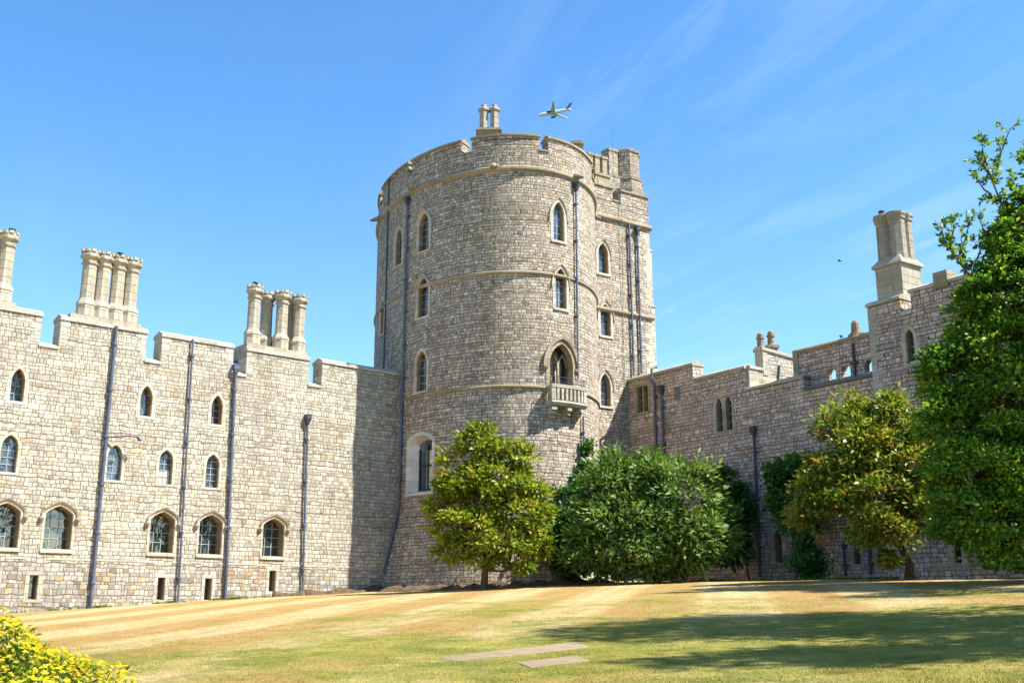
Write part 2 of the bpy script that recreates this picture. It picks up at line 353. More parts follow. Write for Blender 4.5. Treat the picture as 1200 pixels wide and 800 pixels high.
# ---------------------------------------------------------------- wall surfaces: (s along, z up, d into the wall) -> world
class Flat:
    def __init__(s, P, D): s.P = Vector((P[0], P[1], 0)); s.D = Vector((D[0], D[1], 0)).normalized(); s.n = Vector((s.D.y, -s.D.x, 0))
    def __call__(s, a, z, d=0.):
        q = s.P + s.D * a - s.n * d; return Vector((q.x, q.y, z))
    def px(s, px, py, d=0.):
        x, y, z = ray(px, py); o = s.P - s.n * d
        k = o.dot(s.n) / (x * s.n.x + y * s.n.y)
        q = Vector((x * k, y * k, 0)) - o
        return q.dot(s.D), EYE + z * k
    def cuts(s, a, b): return []
class Oval:
    """the drum of the round tower: a slightly flattened ring, s=0 faces the lawn; the foot of the wall splays out"""
    def __init__(s, cx, cy, ax, ay, rot, zfoot, splay):
        N = 720; c, q = math.cos(rot), math.sin(rot); pts = []
        for i in range(N):
            t = 2 * math.pi * i / N
            pts.append((cx + ax * math.sin(t) * c + ay * math.cos(t) * q, cy - ay * math.cos(t) * c + ax * math.sin(t) * q))
        i0 = min(range(N), key=lambda i: pts[i][1]); pts = pts[i0:] + pts[:i0]
        s.P = pts; s.S = [0.]; s.N = N; s.zf = zfoot; s.sp = splay; s.c = Vector((cx, cy, 0))
        for i in range(1, N + 1):
            a, b = pts[i - 1], pts[i % N]; s.S.append(s.S[-1] + math.hypot(b[0] - a[0], b[1] - a[1]))
        s.L = s.S[-1]
    def frame(s, a):
        a %= s.L; import bisect
        i = min(max(bisect.bisect_right(s.S, a) - 1, 0), s.N - 1)
        u = (a - s.S[i]) / (s.S[i + 1] - s.S[i]); p, q = s.P[i], s.P[(i + 1) % s.N]; w = s.P[(i + 2) % s.N]; b = s.P[i - 1]
        t0 = Vector((q[0] - b[0], q[1] - b[1], 0)).normalized(); t1 = Vector((w[0] - p[0], w[1] - p[1], 0)).normalized()
        t = t0.lerp(t1, u).normalized()
        return Vector((p[0] + (q[0] - p[0]) * u, p[1] + (q[1] - p[1]) * u, 0)), t, Vector((t.y, -t.x, 0))
    def __call__(s, a, z, d=0.):
        p, t, n = s.frame(a)
        if z < s.zf: d -= s.sp * ((s.zf - z) / (s.zf - 2.4)) ** 1.25
        q = p - n * d; return Vector((q.x, q.y, z))
    def px(s, px, py, d=0.):
        x, y, z = ray(px, py); az = x / y; best = None
        for i in range(s.N):
            a, b = s.P[i], s.P[(i + 1) % s.N]; fa, fb = a[0] - az * a[1], b[0] - az * b[1]
            if fa * fb <= 0 and fa != fb:
                u = fa / (fa - fb); Y = a[1] + u * (b[1] - a[1]); q = s.S[i] + u * (s.S[i + 1] - s.S[i])
                if q > s.L / 2: q -= s.L
                if best is None or Y < best[2]: best = (q, EYE + z / y * Y, Y)
        return best[0], best[1]
    def cuts(s, a, b):
        k = math.ceil(a / .33); r = []
        while k * .33 < b: r.append(k * .33); k += 1
        return r

def fill(outline, holes, cuts_s, cuts_z):
    bm = bmesh.new(); es = []
    for lp in [outline] + holes:
        vs = [bm.verts.new((p[0], p[1], 0)) for p in lp]
        for i in range(len(vs)): es.append(bm.edges.new((vs[i], vs[(i + 1) % len(vs)])))
    bmesh.ops.triangle_fill(bm, use_beauty=True, use_dissolve=False, edges=es, normal=(0, 0, 1))
    for c in cuts_s: bmesh.ops.bisect_plane(bm, geom=bm.verts[:] + bm.edges[:] + bm.faces[:], dist=1e-5, plane_co=(c, 0, 0), plane_no=(1, 0, 0))
    for c in cuts_z: bmesh.ops.bisect_plane(bm, geom=bm.verts[:] + bm.edges[:] + bm.faces[:], dist=1e-5, plane_co=(0, c, 0), plane_no=(0, 1, 0))
    bm.verts.index_update()
    V = [(v.co.x, v.co.y) for v in bm.verts]; F = []; B = []
    for f in bm.faces:
        idx = [v.index for v in f.verts]
        ar = sum(V[idx[i]][0] * V[idx[(i + 1) % len(idx)]][1] - V[idx[(i + 1) % len(idx)]][0] * V[idx[i]][1] for i in range(len(idx)))
        if abs(ar) < 1e-7: continue
        F.append(idx if ar > 0 else idx[::-1])
    for e in bm.edges:
        if len(e.link_faces) == 1:
            f = e.link_faces[0]; fi = [v.index for v in f.verts]; a, b = e.verts[0].index, e.verts[1].index
            ar = sum(V[fi[i]][0] * V[fi[(i + 1) % len(fi)]][1] - V[fi[(i + 1) % len(fi)]][0] * V[fi[i]][1] for i in range(len(fi)))
            if ar < 0: fi = fi[::-1]
            k = fi.index(a)
            B.append((a, b) if fi[(k + 1) % len(fi)] == b else (b, a))
    bm.free(); return V, F, B
def wall(F, outline, holes, T, name, mats, parent, cuts_z=(), d0=0., through=False):
    xs = [p[0] for p in outline]; cs = F.cuts(min(xs) + 1e-3, max(xs) - 1e-3)
    mb = MB(); V, Fc, B = fill(outline, holes, cs, list(cuts_z))
    mb.add([F(a, z, d0) for a, z in V], Fc, [(a, z) for a, z in V])
    hv = set((round(p[0], 4), round(p[1], 4)) for h in holes for p in h)
    for a, b in B:
        (s0, z0), (s1, z1) = V[a], V[b]
        hole = any(min(p[0] for p in h) - 1e-3 <= min(s0, s1) and max(s0, s1) <= max(p[0] for p in h) + 1e-3 and min(p[1] for p in h) - 1e-3 <= min(z0, z1) and max(z0, z1) <= max(p[1] for p in h) + 1e-3 for h in holes)
        dd = min(T, .45) if hole else T
        mb.quad(F(s1, z1, d0), F(s0, z0, d0), F(s0, z0, d0 + dd), F(s1, z1, d0 + dd), [(s1, z1), (s0, z0), (s0 + dd, z0 + (dd if abs(z1 - z0) < .01 else 0)), (s1 + dd, z1 + (dd if abs(z1 - z0) < .01 else 0))])
    V2, F2, _ = fill(outline, holes if through else [], cs, list(cuts_z))
    mb.add([F(a, z, d0 + T) for a, z in V2], [f[::-1] for f in F2], V2)
    return mb.build(name, mats, parent)
def sweep(F, s0, s1, sec, mb, step=.33, caps=True, z1=None):
    """sec: closed loop of (d, dz) swept along s; z may be a function of s"""
    cs = [s0] + [c for c in F.cuts(s0 + .02, s1 - .02)] + [s1]; n = len(sec); vs = []; uv = []
    for c in cs:
        for d, z in sec:
            zz = z + (z1(c) if z1 else 0); vs.append(F(c, zz, d)); uv.append((c, z + d))
    fs = []
    for i in range(len(cs) - 1):
        for k in range(n):
            a, b = i * n + k, i * n + (k + 1) % n
            fs.append((a, b, b + n, a + n))
    if caps: fs += [tuple(range(n))[::-1], tuple(range((len(cs) - 1) * n, len(cs) * n))]
    mb.add(vs, fs, uv)
def coping_sec(z, T, over=.08, h=.2):
    return [(-over, z - h), (-over, z - h * .45), (T * .35, z + .06), (T + over, z - h * .45), (T + over, z - h)][::-1]

# ---------------------------------------------------------------- windows
def arch_loop(cx, z0, w, h, rise, kind='point', n=7, cusp=0.):
    hw = w / 2; sp = z0 + h - rise; L = [(cx - hw, z0), (cx + hw, z0)]
    R_ = []
    for i in range(n + 1):
        t = i / n
        if kind == 'point':
            c = (rise * rise - hw * hw) / w; rad = hw + c; a = t * math.atan2(rise, c) if c > 0 else t * math.pi / 2
            if c > 0: x, z = -c + rad * math.cos(a), rad * math.sin(a)
            else: x, z = hw * math.cos(a), rise * math.sin(a)
        elif kind == 'four':
            a = t * math.pi / 2; x = hw * math.cos(a); z = rise * (.5 * math.sin(a) + .5 * (1 - x / hw))
        elif kind == 'seg':
            x = hw * (1 - t); z = rise * (1 - (x / hw) ** 2)
        else:
            x = hw * (1 - t); z = rise * 0
        if cusp: x *= 1 - cusp * max(0, math.sin(t * math.pi * 2)) ** .7
        R_.append((x, z))
    L += [(cx + x, sp + z) for x, z in R_]
    L += [(cx - x, sp + z) for x, z in R_[-2::-1]]
    return L
def loft(F, mb, loops, closed=True, mi=0):
    vs = []; uv = []; m = len(loops[0][0])
    for lp, d in loops:
        for a, z in lp: vs.append(F(a, z, d)); uv.append((a + d, z))
    for i in range(len(loops) - 1):
        for k in range(m if closed else m - 1):
            a, b = i * m + k, i * m + (k + 1) % m
            mb.add([vs[a], vs[b], vs[b + m], vs[a + m]], [(0, 1, 2, 3)], [uv[a], uv[b], uv[b + m], uv[a + m]], mi)
def window(F, parent, holes, cx, z0, w, h, rise, kind='point', border=.17, depth=.34, splay=.05, hood=False, nx=2, nz=5, cusp=0., lights=1, blind=False, g='glass', sill=True, mat='surround', bar='bar', d0=0., label=None, stops=True):
    inner = arch_loop(cx, z0, w, h, rise, kind); mid = arch_loop(cx, z0 - border * .4, w + border, h + border * .9, rise * (w + border) / w, kind)
    outer = arch_loop(cx, z0 - border * .75, w + 2 * border, h + border * 1.75, rise * (w + 2 * border) / w, kind)
    back = arch_loop(cx, z0 + .04, w - 2 * splay, h - .04 - splay, rise * (w - 2 * splay) / w, kind, cusp=cusp)
    holes.append(mid)
    mb = MB(); ch = arch_loop(cx, z0 + .01, w - .05, h - .035, rise * (w - .05) / w, kind)
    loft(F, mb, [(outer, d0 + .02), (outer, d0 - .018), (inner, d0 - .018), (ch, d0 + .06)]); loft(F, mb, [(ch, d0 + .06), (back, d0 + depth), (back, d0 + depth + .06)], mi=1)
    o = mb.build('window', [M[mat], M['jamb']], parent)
    if label: o['label'] = label
    p = MB(); d1 = d0 + depth + .03; vs = [F(a, z, d1) for a, z in back]; p.add(vs, [tuple(range(len(vs)))], [(a, z) for a, z in back]); p.build('pane', M[g], o)
    b = MB(); d2 = d1 - .012; t = .014; wl, wr = cx - w / 2 + splay, cx + w / 2 - splay; zt = z0 + h - splay - .03
    def rail(s0, s1, za, zb, th):
        q = [F(s0, za, d2), F(s1, za, d2), F(s1, zb, d2), F(s0, zb, d2)]; q2 = [F(s0, za, d2 - th), F(s1, za, d2 - th), F(s1, zb, d2 - th), F(s0, zb, d2 - th)]
        b.add(q + q2, [(4, 5, 6, 7), (0, 4, 7, 3), (5, 1, 2, 6), (7, 6, 2, 3), (0, 1, 5, 4)])
    def halfw(z):
        sp = z0 + h - rise
        if z <= sp or kind == 'rect': return w / 2 - splay
        u = min(1, (z - sp) / max(rise, .01)); return (w / 2 - splay) * math.sqrt(max(0, 1 - u ** 1.6))
    for i in range(1, nx):
        s_ = wl + (wr - wl) * i / nx; lim = zt - (rise * .75 * abs(2 * i / nx - 1) ** 1.5 if kind != 'rect' else 0) - .03
        rail(s_ - t, s_ + t, z0 + .05, lim, .02)
    for i in range(1, nz):
        z_ = z0 + .05 + (h - .1) * i / nz; hw = halfw(z_)
        if hw > .08: rail(cx - hw, cx + hw, z_ - t, z_ + t, .02)
    b.build('glazing_bar', M[bar], o)
    if blind:
        q = MB(); za = z0 + .05; zb = z0 + h * blind; dd = d1 - .006
        q.add([F(wl + .03, za, dd), F(wr - .03, za, dd), F(wr - .03, zb, dd), F(wl + .03, zb, dd)], [(0, 1, 2, 3)]); q.build('blind', M['curtain'], o)
    if hood:
        k1, k2 = border + .01, border + .085
        def arc(k):
            lp = arch_loop(cx, z0 - k * .75, w + 2 * k, h + k * 1.75, rise * (w + 2 * k) / w, kind)[2:]
            return [(lp[0][0], lp[0][1] - hood)] + lp + [(lp[-1][0], lp[-1][1] - hood)]
        A, B_ = arc(k1), arc(k2); q = MB()
        loft(F, q, [(A, d0 + .01), (A, d0 - .07), (B_, d0 - .10), (B_, d0 + .01)], closed=False)
        loft(F, q, [([A[0], B_[0]], d0 - .0), ([A[0], B_[0]], d0 - .11)], closed=False); loft(F, q, [([A[-1], B_[-1]], d0 - .11), ([A[-1], B_[-1]], d0)], closed=False)
        if stops:
            for e in (A[0], A[-1]):
                sg = -1 if e[0] < cx else 1
                c = F(e[0] + sg * .06, e[1] - .04, d0 - .07); q.lathe((c.x, c.y), [(.03, c.z - .11), (.11, c.z - .05), (.12, c.z + .04), (.05, c.z + .1)], 8)
        q.build('hood_mould', M['browncap' if hood > .15 else 'dressed'], o)
    if lights == 2:
        q = MB(); t2 = .06
        q.box(F(cx - t2, z0 + .02, d0 + .05), F(cx + t2, z0 + .02, d0 + .05) - F(cx - t2, z0 + .02, d0 + .05), F(cx, z0, d0 + depth + .02) - F(cx, z0, d0 + .05), (0, 0, h - .06)); q.build('mullion', M[mat], o)
    if sill:
        q = MB(); sweep(F, cx - w / 2 - border * .8, cx + w / 2 + border * .8, [(d0 + .1, z0 - .015), (d0 - .07, z0 - .05), (d0 - .07, z0 - .15), (d0 + .1, z0 - .15)], q); q.build('sill', M[mat], o)
    return o

def pipe(F, parent, s0, z0, s1, z1, r=.065, m='pipe', hopper=False, off=.13, brackets=True):
    mb = MB(); k = max(2, int((z1 - z0) / 1.0)); pts = [F(s0 + (s1 - s0) * i / k, z0 + (z1 - z0) * i / k, -off) for i in range(k + 1)]
    mb.tube(pts, r, 10); o = mb.build('drainpipe', M[m], parent, smooth=False)
    if brackets:
        nb = max(2, int((z1 - z0) / 1.83))
        for i in range(nb):
            t = (i + .6) / nb; b = MB(); a = s0 + (s1 - s0) * t; z = z0 + (z1 - z0) * t; c = F(a, z, -off)
            b.lathe((c.x, c.y), [(r + .01, z - .07), (r + .035, z - .05), (r + .035, z + .05), (r + .01, z + .07)], 10)
            e = F(a - .14, z - .03, -.05); b.box(e, F(a + .14, z - .03, -.05) - e, F(a, z, .01) - F(a, z, -.05), (0, 0, .06))
            b.build('bracket', M[m], o)
    if hopper:
        b = MB(); c = F(s1, z1, -off - .03)
        b.lathe((c.x, c.y), [(r + .02, z1 - .12), (.17, z1 + .12), (.2, z1 + .16), (.2, z1 + .34), (.22, z1 + .38)], 4, math.atan2(F.n.y, F.n.x) if hasattr(F, 'n') else math.atan2(F.frame(s1)[2].y, F.frame(s1)[2].x)); b.build('hopper', M['pipe_dark' if m == 'pipe_dark' or hopper == 2 else m], o)
    return o

# ---------------------------------------------------------------- ground
RW = Flat((7.0, 63.0), (.565, -.825)); LW = Flat((-6.2, 57.3), (.759, .651)); SW = Flat((4.83, 61.5), (.828, .561))
TW = Oval(-1.815, 61.91, 6.059, 9.145, .416, 6.8, .75)
def ground_z(x, y):
    z = gz(min(max(x, -60), 60), min(max(y, -25), 75))
    q = Vector((x, y, 0)) - RW.P; dist = q.dot(RW.n); al = q.dot(RW.D)
    if dist < 5.3 and al > -2: z -= .064 * min(5.3 - dist, 6)
    z += .05 * math.sin(x * .35 + 1) * math.sin(y * .27) * .6
    return z
def sheet(name, xs, ys, zf, mat, kind='structure', dz=0.):
    vs = []; fs = []
    for y in ys:
        for x in xs: vs.append((x, y, zf(x, y) + dz))
    n = len(xs)
    for j in range(len(ys) - 1):
        for i in range(n - 1): fs.append((j * n + i, j * n + i + 1, (j + 1) * n + i + 1, (j + 1) * n + i))
    mb = MB(); mb.add(vs, fs, [(v[0], v[1]) for v in vs]); o = mb.build(name, mat, smooth=True); return tag(o, kind=kind)
gx = [-4000, -1500, -500, -200, -100, -60] + [-50 + i * 1.0 for i in range(101)] + [60, 100, 200, 500, 1500, 4000]
gy = [-4000, -1500, -500, -200, -100, -50, -25] + [-15 + i * 1.0 for i in range(96)] + [90, 120, 200, 500, 1500, 4000]
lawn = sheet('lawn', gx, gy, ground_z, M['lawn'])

# ---------------------------------------------------------------- left range
def build_left():
    F = LW; top, cren = 14.1, 12.72; zb = 0.2
    b = empty('castle_range', F(-10, 1.4, 2), 'long pale stone battlemented range with clustered chimneys, left of the round tower', 'castle building')
    mer = [(-36.2, -32.7), (-31.9, -28.4), (-27.6, -24.1), (-23.2, -18.9), (-18.07, -14.2), (-13.44, -9.84), (-9.1, -5.62), (-4.83, 1.2)]
    out = [(-38, zb), (1.2, zb)]
    for i, (a, c) in enumerate(mer[::-1]):
        if i == 0: out += [(c, top), (a, top)]
        else: out += [(c, cren), (c, top), (a, top)]
        out += [(a, cren)]
    out += [(-38, cren)]
    holes = []
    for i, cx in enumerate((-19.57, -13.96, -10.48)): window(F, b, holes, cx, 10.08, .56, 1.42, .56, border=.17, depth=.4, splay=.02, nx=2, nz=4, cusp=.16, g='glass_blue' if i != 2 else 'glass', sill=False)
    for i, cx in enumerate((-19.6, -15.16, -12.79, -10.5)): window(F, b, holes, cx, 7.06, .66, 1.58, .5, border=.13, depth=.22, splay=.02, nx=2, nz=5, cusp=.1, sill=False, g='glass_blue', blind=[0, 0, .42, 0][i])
    for i, cx in enumerate((-19.45, -17.3, -12.72, -10.38, -7.12)): window(F, b, holes, cx, 3.98, 1.16, 1.84, .4, 'four', border=.1, depth=.55, splay=.03, hood=.18, nx=3, nz=4, cusp=.06, g=['glass', 'glass_green', 'glass_green', 'glass', 'glass'][i])
    for i, cx in enumerate((-19.7, -18.08, -12.58, -10.33, -7.06)): window(F, b, holes, cx, 1.9 if i < 4 else 2.32, .36, 1.0, .0, 'rect', border=.16, depth=.34, splay=.02, nx=1, nz=1, sill=False, mat='dressed', g='glass')
    for i, cx in enumerate((-25.4, -30.1, -34)):
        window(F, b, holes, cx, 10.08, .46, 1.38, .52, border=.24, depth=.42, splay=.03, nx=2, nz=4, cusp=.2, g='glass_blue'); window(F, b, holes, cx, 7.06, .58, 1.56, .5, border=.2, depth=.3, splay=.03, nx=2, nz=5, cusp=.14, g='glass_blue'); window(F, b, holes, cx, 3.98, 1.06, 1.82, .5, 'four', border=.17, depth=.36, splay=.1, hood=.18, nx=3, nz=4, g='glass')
    wall(F, out, holes, .9, 'wall', M['wall_left'], b)
    cp = MB()
    for a, c in mer: sweep(F, a - (.05 if a > -38 else 0), c + .05, coping_sec(top + .08, .9, .07, .26), cp)
    for (a, c), (e, g) in zip(mer, mer[1:]): sweep(F, c - .02, e + .02, coping_sec(cren + .06, .9, .06, .2), cp)
    cp.build('coping', M['coping'], b)
    for a, c in mer:                                   # dressed jamb stones of the merlons
        for e, sg in ((a, 1), (c, -1)):
            if e > 0: continue
            q = MB()
            for k in range(4):
                z = cren + .05 + k * .3; l = .26 + .14 * ((k + int(a * 3)) % 2)
                o = F(e - sg * .012, z, -.012); q.box(o, F(e + sg * l, z, -.012) - o, F(e, z, .912) - F(e, z, -.012), (0, 0, .285))
            q.build('quoin', M['coping'], b)
    pl = MB(); sweep(F, -38, .4, [(0.02, 3.72), (-.05, 3.62), (-.09, .2), (.02, .2)], pl)
    # thin sloped offset only, holes stay clear of it: short stretches between the basement slits
    segs = [(-38, -20.1), (-19.3, -18.5), (-17.66, -13.0), (-12.16, -10.75), (-9.9, -7.5), (-6.62, .4)]
    pl = MB()
    for a, c in segs: sweep(F, a, c, [(.02, 3.64), (-.02, 3.6), (-.02, 3.54), (.02, 3.52)], pl)
    pl.build('string_course', M['dressed'], b)
    r = MB(); r.quad(F(-38, 12.5, .9), F(1, 12.5, .9), F(1, 12.9, 9), F(-38, 12.9, 9)); r.quad(F(-38, .2, 9), F(-38, 12.9, 9), F(1, 12.9, 9), F(1, .2, 9)); r.build('roof', M['slate'], b)
    pipe(F, b, -15.68, 1.35, -15.68, 14.0, .075); pipe(F, b, -11.8, 1.6, -12.0, 14.0, .05); pipe(F, b, -9.5, 1.75, -9.72, 12.7, .072, hopper=1); pipe(F, b, -5.45, 2.1, -5.62, 10.7, .06, 'pipe', hopper=2)
    rod = MB(); rod.tube([F(-15.6, 8.92, -.1), F(-14.9, 9.0, -.5), F(-14.4, 9.0, -.55)], .03, 6); rod.tube([F(-14.45, 9.02, -.55), F(-14.3, 8.85, -.6)], [.07, .09], 8); rod.build('floodlight', M['pipe_dark'], b)
    # clustered octagonal chimneys standing on the parapet
    def flue(st, s, d, z0, zt, r=.31):
        c = F(s, 0, d); mb = MB(); zc = zt - .55
        mb.lathe((c.x, c.y), [(r * 1.32, z0), (r * 1.32, z0 + .52), (r * 1.42, z0 + .56), (r * 1.36, z0 + .66), (r * 1.08, z0 + .82), (r, z0 + .86), (r * .97, zc - .18), (r * 1.16, zc - .12), (r * 1.2, zc - .04), (r * 1.02, zc), (r * 1.05, zc + .1), (r * 1.42, zc + .2), (r * 1.46, zc + .28), (r * 1.3, zc + .32), (r * 1.3, zc + .46), (r * .8, zc + .46), (r * .8, zc + .2)], 8, math.atan2(F.n.y, F.n.x))
        for k in range(8):
            a = 2 * math.pi * k / 8 + math.atan2(F.n.y, F.n.x); cc = Vector((c.x + r * 1.15 * math.cos(a), c.y + r * 1.15 * math.sin(a), zc + .44)); tx = Vector((-math.sin(a), math.cos(a), 0)); rx = Vector((math.cos(a), math.sin(a), 0))
            mb.box(cc - tx * .09 - rx * .06, tx * .18, rx * .12, (0, 0, .12))
        return mb.build('flue', M['flue'], st)
    def stack(label, fl, s0, s1, d0, d1, zt, cowl):
        mb = MB(); o = F(s0, 13.6, d0); mb.box(o, F(s1, 13.6, d0) - o, F(s0, 13.6, d1) - o, (0, 0, .72)); st = mb.build('chimney_stack', M['flue'], b)
        for s, d in fl: flue(st, s, d, 14.32, zt)
        for s, d in cowl:
            c = F(s, 0, d); m2 = MB(); m2.lathe((c.x, c.y), [(.1, zt - .1), (.1, zt + .1), (.15, zt + .14), (.15, zt + .2)], 8); m2.build('cowl', M['pipe_dark'], st)
        st['label'] = label
    def sx(px, d, py=340): return F.px(px, py, d)[0]
    stack('cluster of four stone chimneys in a row', [(sx(p, .5), .5) for p in (102.5, 119.5, 137, 153)], sx(92, .4) - .35, sx(153, .4) + .5, .02, 1.0, 17.5, [(sx(137, .5), .5)])
    stack('cluster of five stone chimneys in two rows', [(sx(299, .5), .5), (sx(332, .5), .5), (sx(352, .6), .6), (sx(314, 1.25), 1.25), (sx(343, 1.3), 1.3)], sx(299, .4) - .45, sx(350, .4) + .45, .02, 1.75, 17.45, [(sx(299, .5), .5)])
    stack('chimney cluster at the left edge', [(sx(3, .5), .5), (sx(3, .5) - .85, .5), (sx(3, .5) - 1.7, .5)], sx(3, .5) - 2.2, sx(3, .5) + .5, .02, 1.0, 17.55, [(sx(6, .5), .5)])
    return b
build_left()

# ---------------------------------------------------------------- round tower
def build_tower():
    F = TW; L = F.L; zc, zm, zr = 25.6, 26.42, 24.5; zb = .8
    b = empty('round_tower', (F.c.x, F.c.y, 2.4), 'tall round grey stone tower with battlements, string courses and a small stone balcony', 'castle tower')
    # battlements all round, the front four merlons as measured
    mer = [(-11.8, -7.43), (-7.03, -3.08), (-2.43, 1.36), (1.88, 6.3), (7.1, 10.8), (11.6, 15.2), (16.0, 19.4), (20.2, 23.4)]; neg = [(-23.6, -20.7), (-19.9, -16.6), (-15.8, -12.6)]
    allm = neg + mer
    out = [(-L / 2, zb), (L / 2, zb), (L / 2, zc)]
    for a, c in allm[::-1]: out += [(c, zc), (c, zm), (a, zm), (a, zc)]
    out += [(-L / 2, zc)]
    holes = []
    W = dict(border=.17, depth=.26, splay=.02, nx=2, nz=5, cusp=.13)
    for i, (a, z) in enumerate(((-8.42, 20.45), (-5.8, 20.62), (-5.75, 16.85), (-5.76, 12.75), (2.5, 20.55), (2.6, 16.82), (-10.9, 16.95))):
        window(F, b, holes, a, z, .74 if a > 0 else .9, 2.2, .74, hood=.12 if i in (1, 2, 4, 5) else False, g=['glass', 'glass', 'glass', 'glass', 'glass_blue', 'glass_blue', 'glass'][i], stops=False, **W)
    # broad splayed window low on the left: pale rendered reveal, sash far back
    lo = [(-5.72, 7.4, 1.95, 2.95, .36)]
    for cx, z0, w, h, rise in lo:
        inner = arch_loop(cx, z0, w, h, rise, 'seg'); outer = arch_loop(cx, z0, w + .36, h + .2, rise * 1.1, 'seg'); mid = arch_loop(cx, z0, w + .2, h + .1, rise * 1.05, 'seg')
        back = arch_loop(cx + .16, z0 + .1, w - .4, h - .3, rise * .5, 'seg'); holes.append(mid)
        mb = MB(); loft(F, mb, [(outer, .02), (outer, -.03), (inner, -.03), (back, .42), (back, .55)]); o = mb.build('window', M['render'], b); o['label'] = 'wide low window with a pale splayed reveal'
        p = MB(); vs = [F(a, z, .5) for a, z in back]; p.add(vs, [tuple(range(len(vs)))], back); p.build('pane', M['glass_blue'], o)
        q = MB(); s0, s1 = back[0][0], back[1][0]
        def bar(a, c, z, e, d=.43):
            r = F(a, z, d); q.box(r, F(c, z, d) - r, F(a, z, d + .06) - r, (0, 0, e - z))
        bar(s0, s0 + .09, z0 + .1, z0 + 2.3); bar(s1 - .09, s1, z0 + .1, z0 + 2.3); bar((s0 + s1) / 2 - .05, (s0 + s1) / 2 + .05, z0 + .1, z0 + 2.5); bar(s0, s1, z0 + 1.35, z0 + 1.45); bar(s0, s1, z0 + .1, z0 + .2)
        q.build('sash_frame', M['frame_recess_dark'], o)
        c = MB(); c.add([F(s0 + .62, z0 + .2, .49), F(s1 - .1, z0 + .2, .49), F(s1 - .1, z0 + 2.2, .49), F(s0 + .62, z0 + 2.2, .49)], [(0, 1, 2, 3)]); c.build('curtain', M['curtain'], o)
        sl = MB(); sweep(F, cx - w / 2 - .2, cx + w / 2 + .2, [(.2, z0 + .0), (-.08, z0 - .04), (-.08, z0 - .16), (.2, z0 - .16)], sl); sl.build('sill', M['render'], o)
    # balcony window
    cx, z0, w, h, rise = 2.6, 11.76, 1.5, 3.12, 1.05
    inner = arch_loop(cx, z0, w, h, rise); mid = arch_loop(cx, z0 - .02, w + .2, h + .14, rise * 1.12); outer = arch_loop(cx, z0 - .04, w + .44, h + .3, rise * 1.28); back = arch_loop(cx, z0, w - .12, h - .1, rise * .92)
    holes.append(mid); mb = MB(); loft(F, mb, [(outer, .02), (outer, -.03), (inner, -.03)]); loft(F, mb, [(inner, -.03), (back, .3)], mi=1); loft(F, mb, [(back, .3), (back, 1.3), (back, 1.4)], mi=2); o = mb.build('window', [M['ochre'], M['jamb'], M['frame_recess_dark']], b); o['label'] = 'deep pointed window opening on to the balcony'  # recess lining and back painted near-black for the unlit interior's shade
    p = MB(); p.add([F(a, z, 1.35) for a, z in back], [tuple(range(len(back)))], back); p.build('pane', M['dark'], o)
    q = MB(); r = F(cx - .06, z0, .32); q.box(r, F(cx + .06, z0, .32) - r, F(cx - .06, z0, .46) - r, (0, 0, 2.25))
    for sg in (-1, 1):                                  # two pointed lights under the head
        lp = arch_loop(cx + sg * .37, z0, .64, 2.6, .6); lo2 = arch_loop(cx + sg * .37, z0, .72, 2.68, .68)
        loft(F, q, [(lo2, .36), (lp, .32), (lp, .46), (lo2, .42)])
    q.build('tracery', M['ochre'], o)
    cu = MB(); cu.add([F(cx + .0, z0, .6), F(cx + .34, z0, .6), F(cx + .34, z0 + 2.0, .6), F(cx + .17, z0 + 2.35, .6), F(cx, z0 + 2.0, .6)], [(0, 1, 2, 3, 4)]); cu.build('curtain', M['curtain'], o)
    hb = MB()
    def arc(k):
        lp = arch_loop(cx, z0, w + 2 * k, h + k * 1.1, rise * (w + 2 * k) / w)[2:]; return [(lp[0][0], lp[0][1] - .15)] + lp + [(lp[-1][0], lp[-1][1] - .15)]
    A, B_ = arc(.24), arc(.4); loft(F, hb, [(A, .01), (A, -.13), (B_, -.17), (B_, .01)], closed=False)
    for e in (A[0], A[-1]):
        c = F(e[0], e[1] - .04, -.08); hb.lathe((c.x, c.y), [(.04, c.z - .12), (.13, c.z - .04), (.13, c.z + .06), (.05, c.z + .1)], 8)
    hb.build('hood_mould', M['browncap'], o)
    balcony(F, b, cx + .04)
    wall(F, out, holes, .75, 'wall', M['wall_tower'], b, cuts_z=[1.6, 2.4, 3.3, 4.2, 5.1, 6.1, 7.0])
    cp = MB()
    for a, c in allm: sweep(F, a - .05, c + .05, coping_sec(zm + .08, .75, .08, .24), cp)
    lst = allm
    for (a, c), (e, g) in zip(lst, lst[1:]): sweep(F, c - .02, e + .02, coping_sec(zc + .05, .75, .07, .18), cp)
    cp.build('coping', M['ochre'], b)
    for z, nm in ((24.4, .85), (18.58, .55), (12.5, .55)):
        sc = MB(); k = nm; sweep(F, -L / 2, L / 2, [(.02, z + .2 * k), (-.06 * k, z + .12 * k), (-.17 * k, z + .06 * k), (-.17 * k, z - .08 * k), (-.05 * k, z - .2 * k), (.02, z - .22 * k)][::-1], sc, caps=False); sc.build('string_course', M['ochre'], b)
    rf = MB(); n = 72; vs = [F(L * i / n, zr, .7) for i in range(n)]; rf.add(vs, [tuple(range(n))]); rf.build('roof', M['slate'], b)
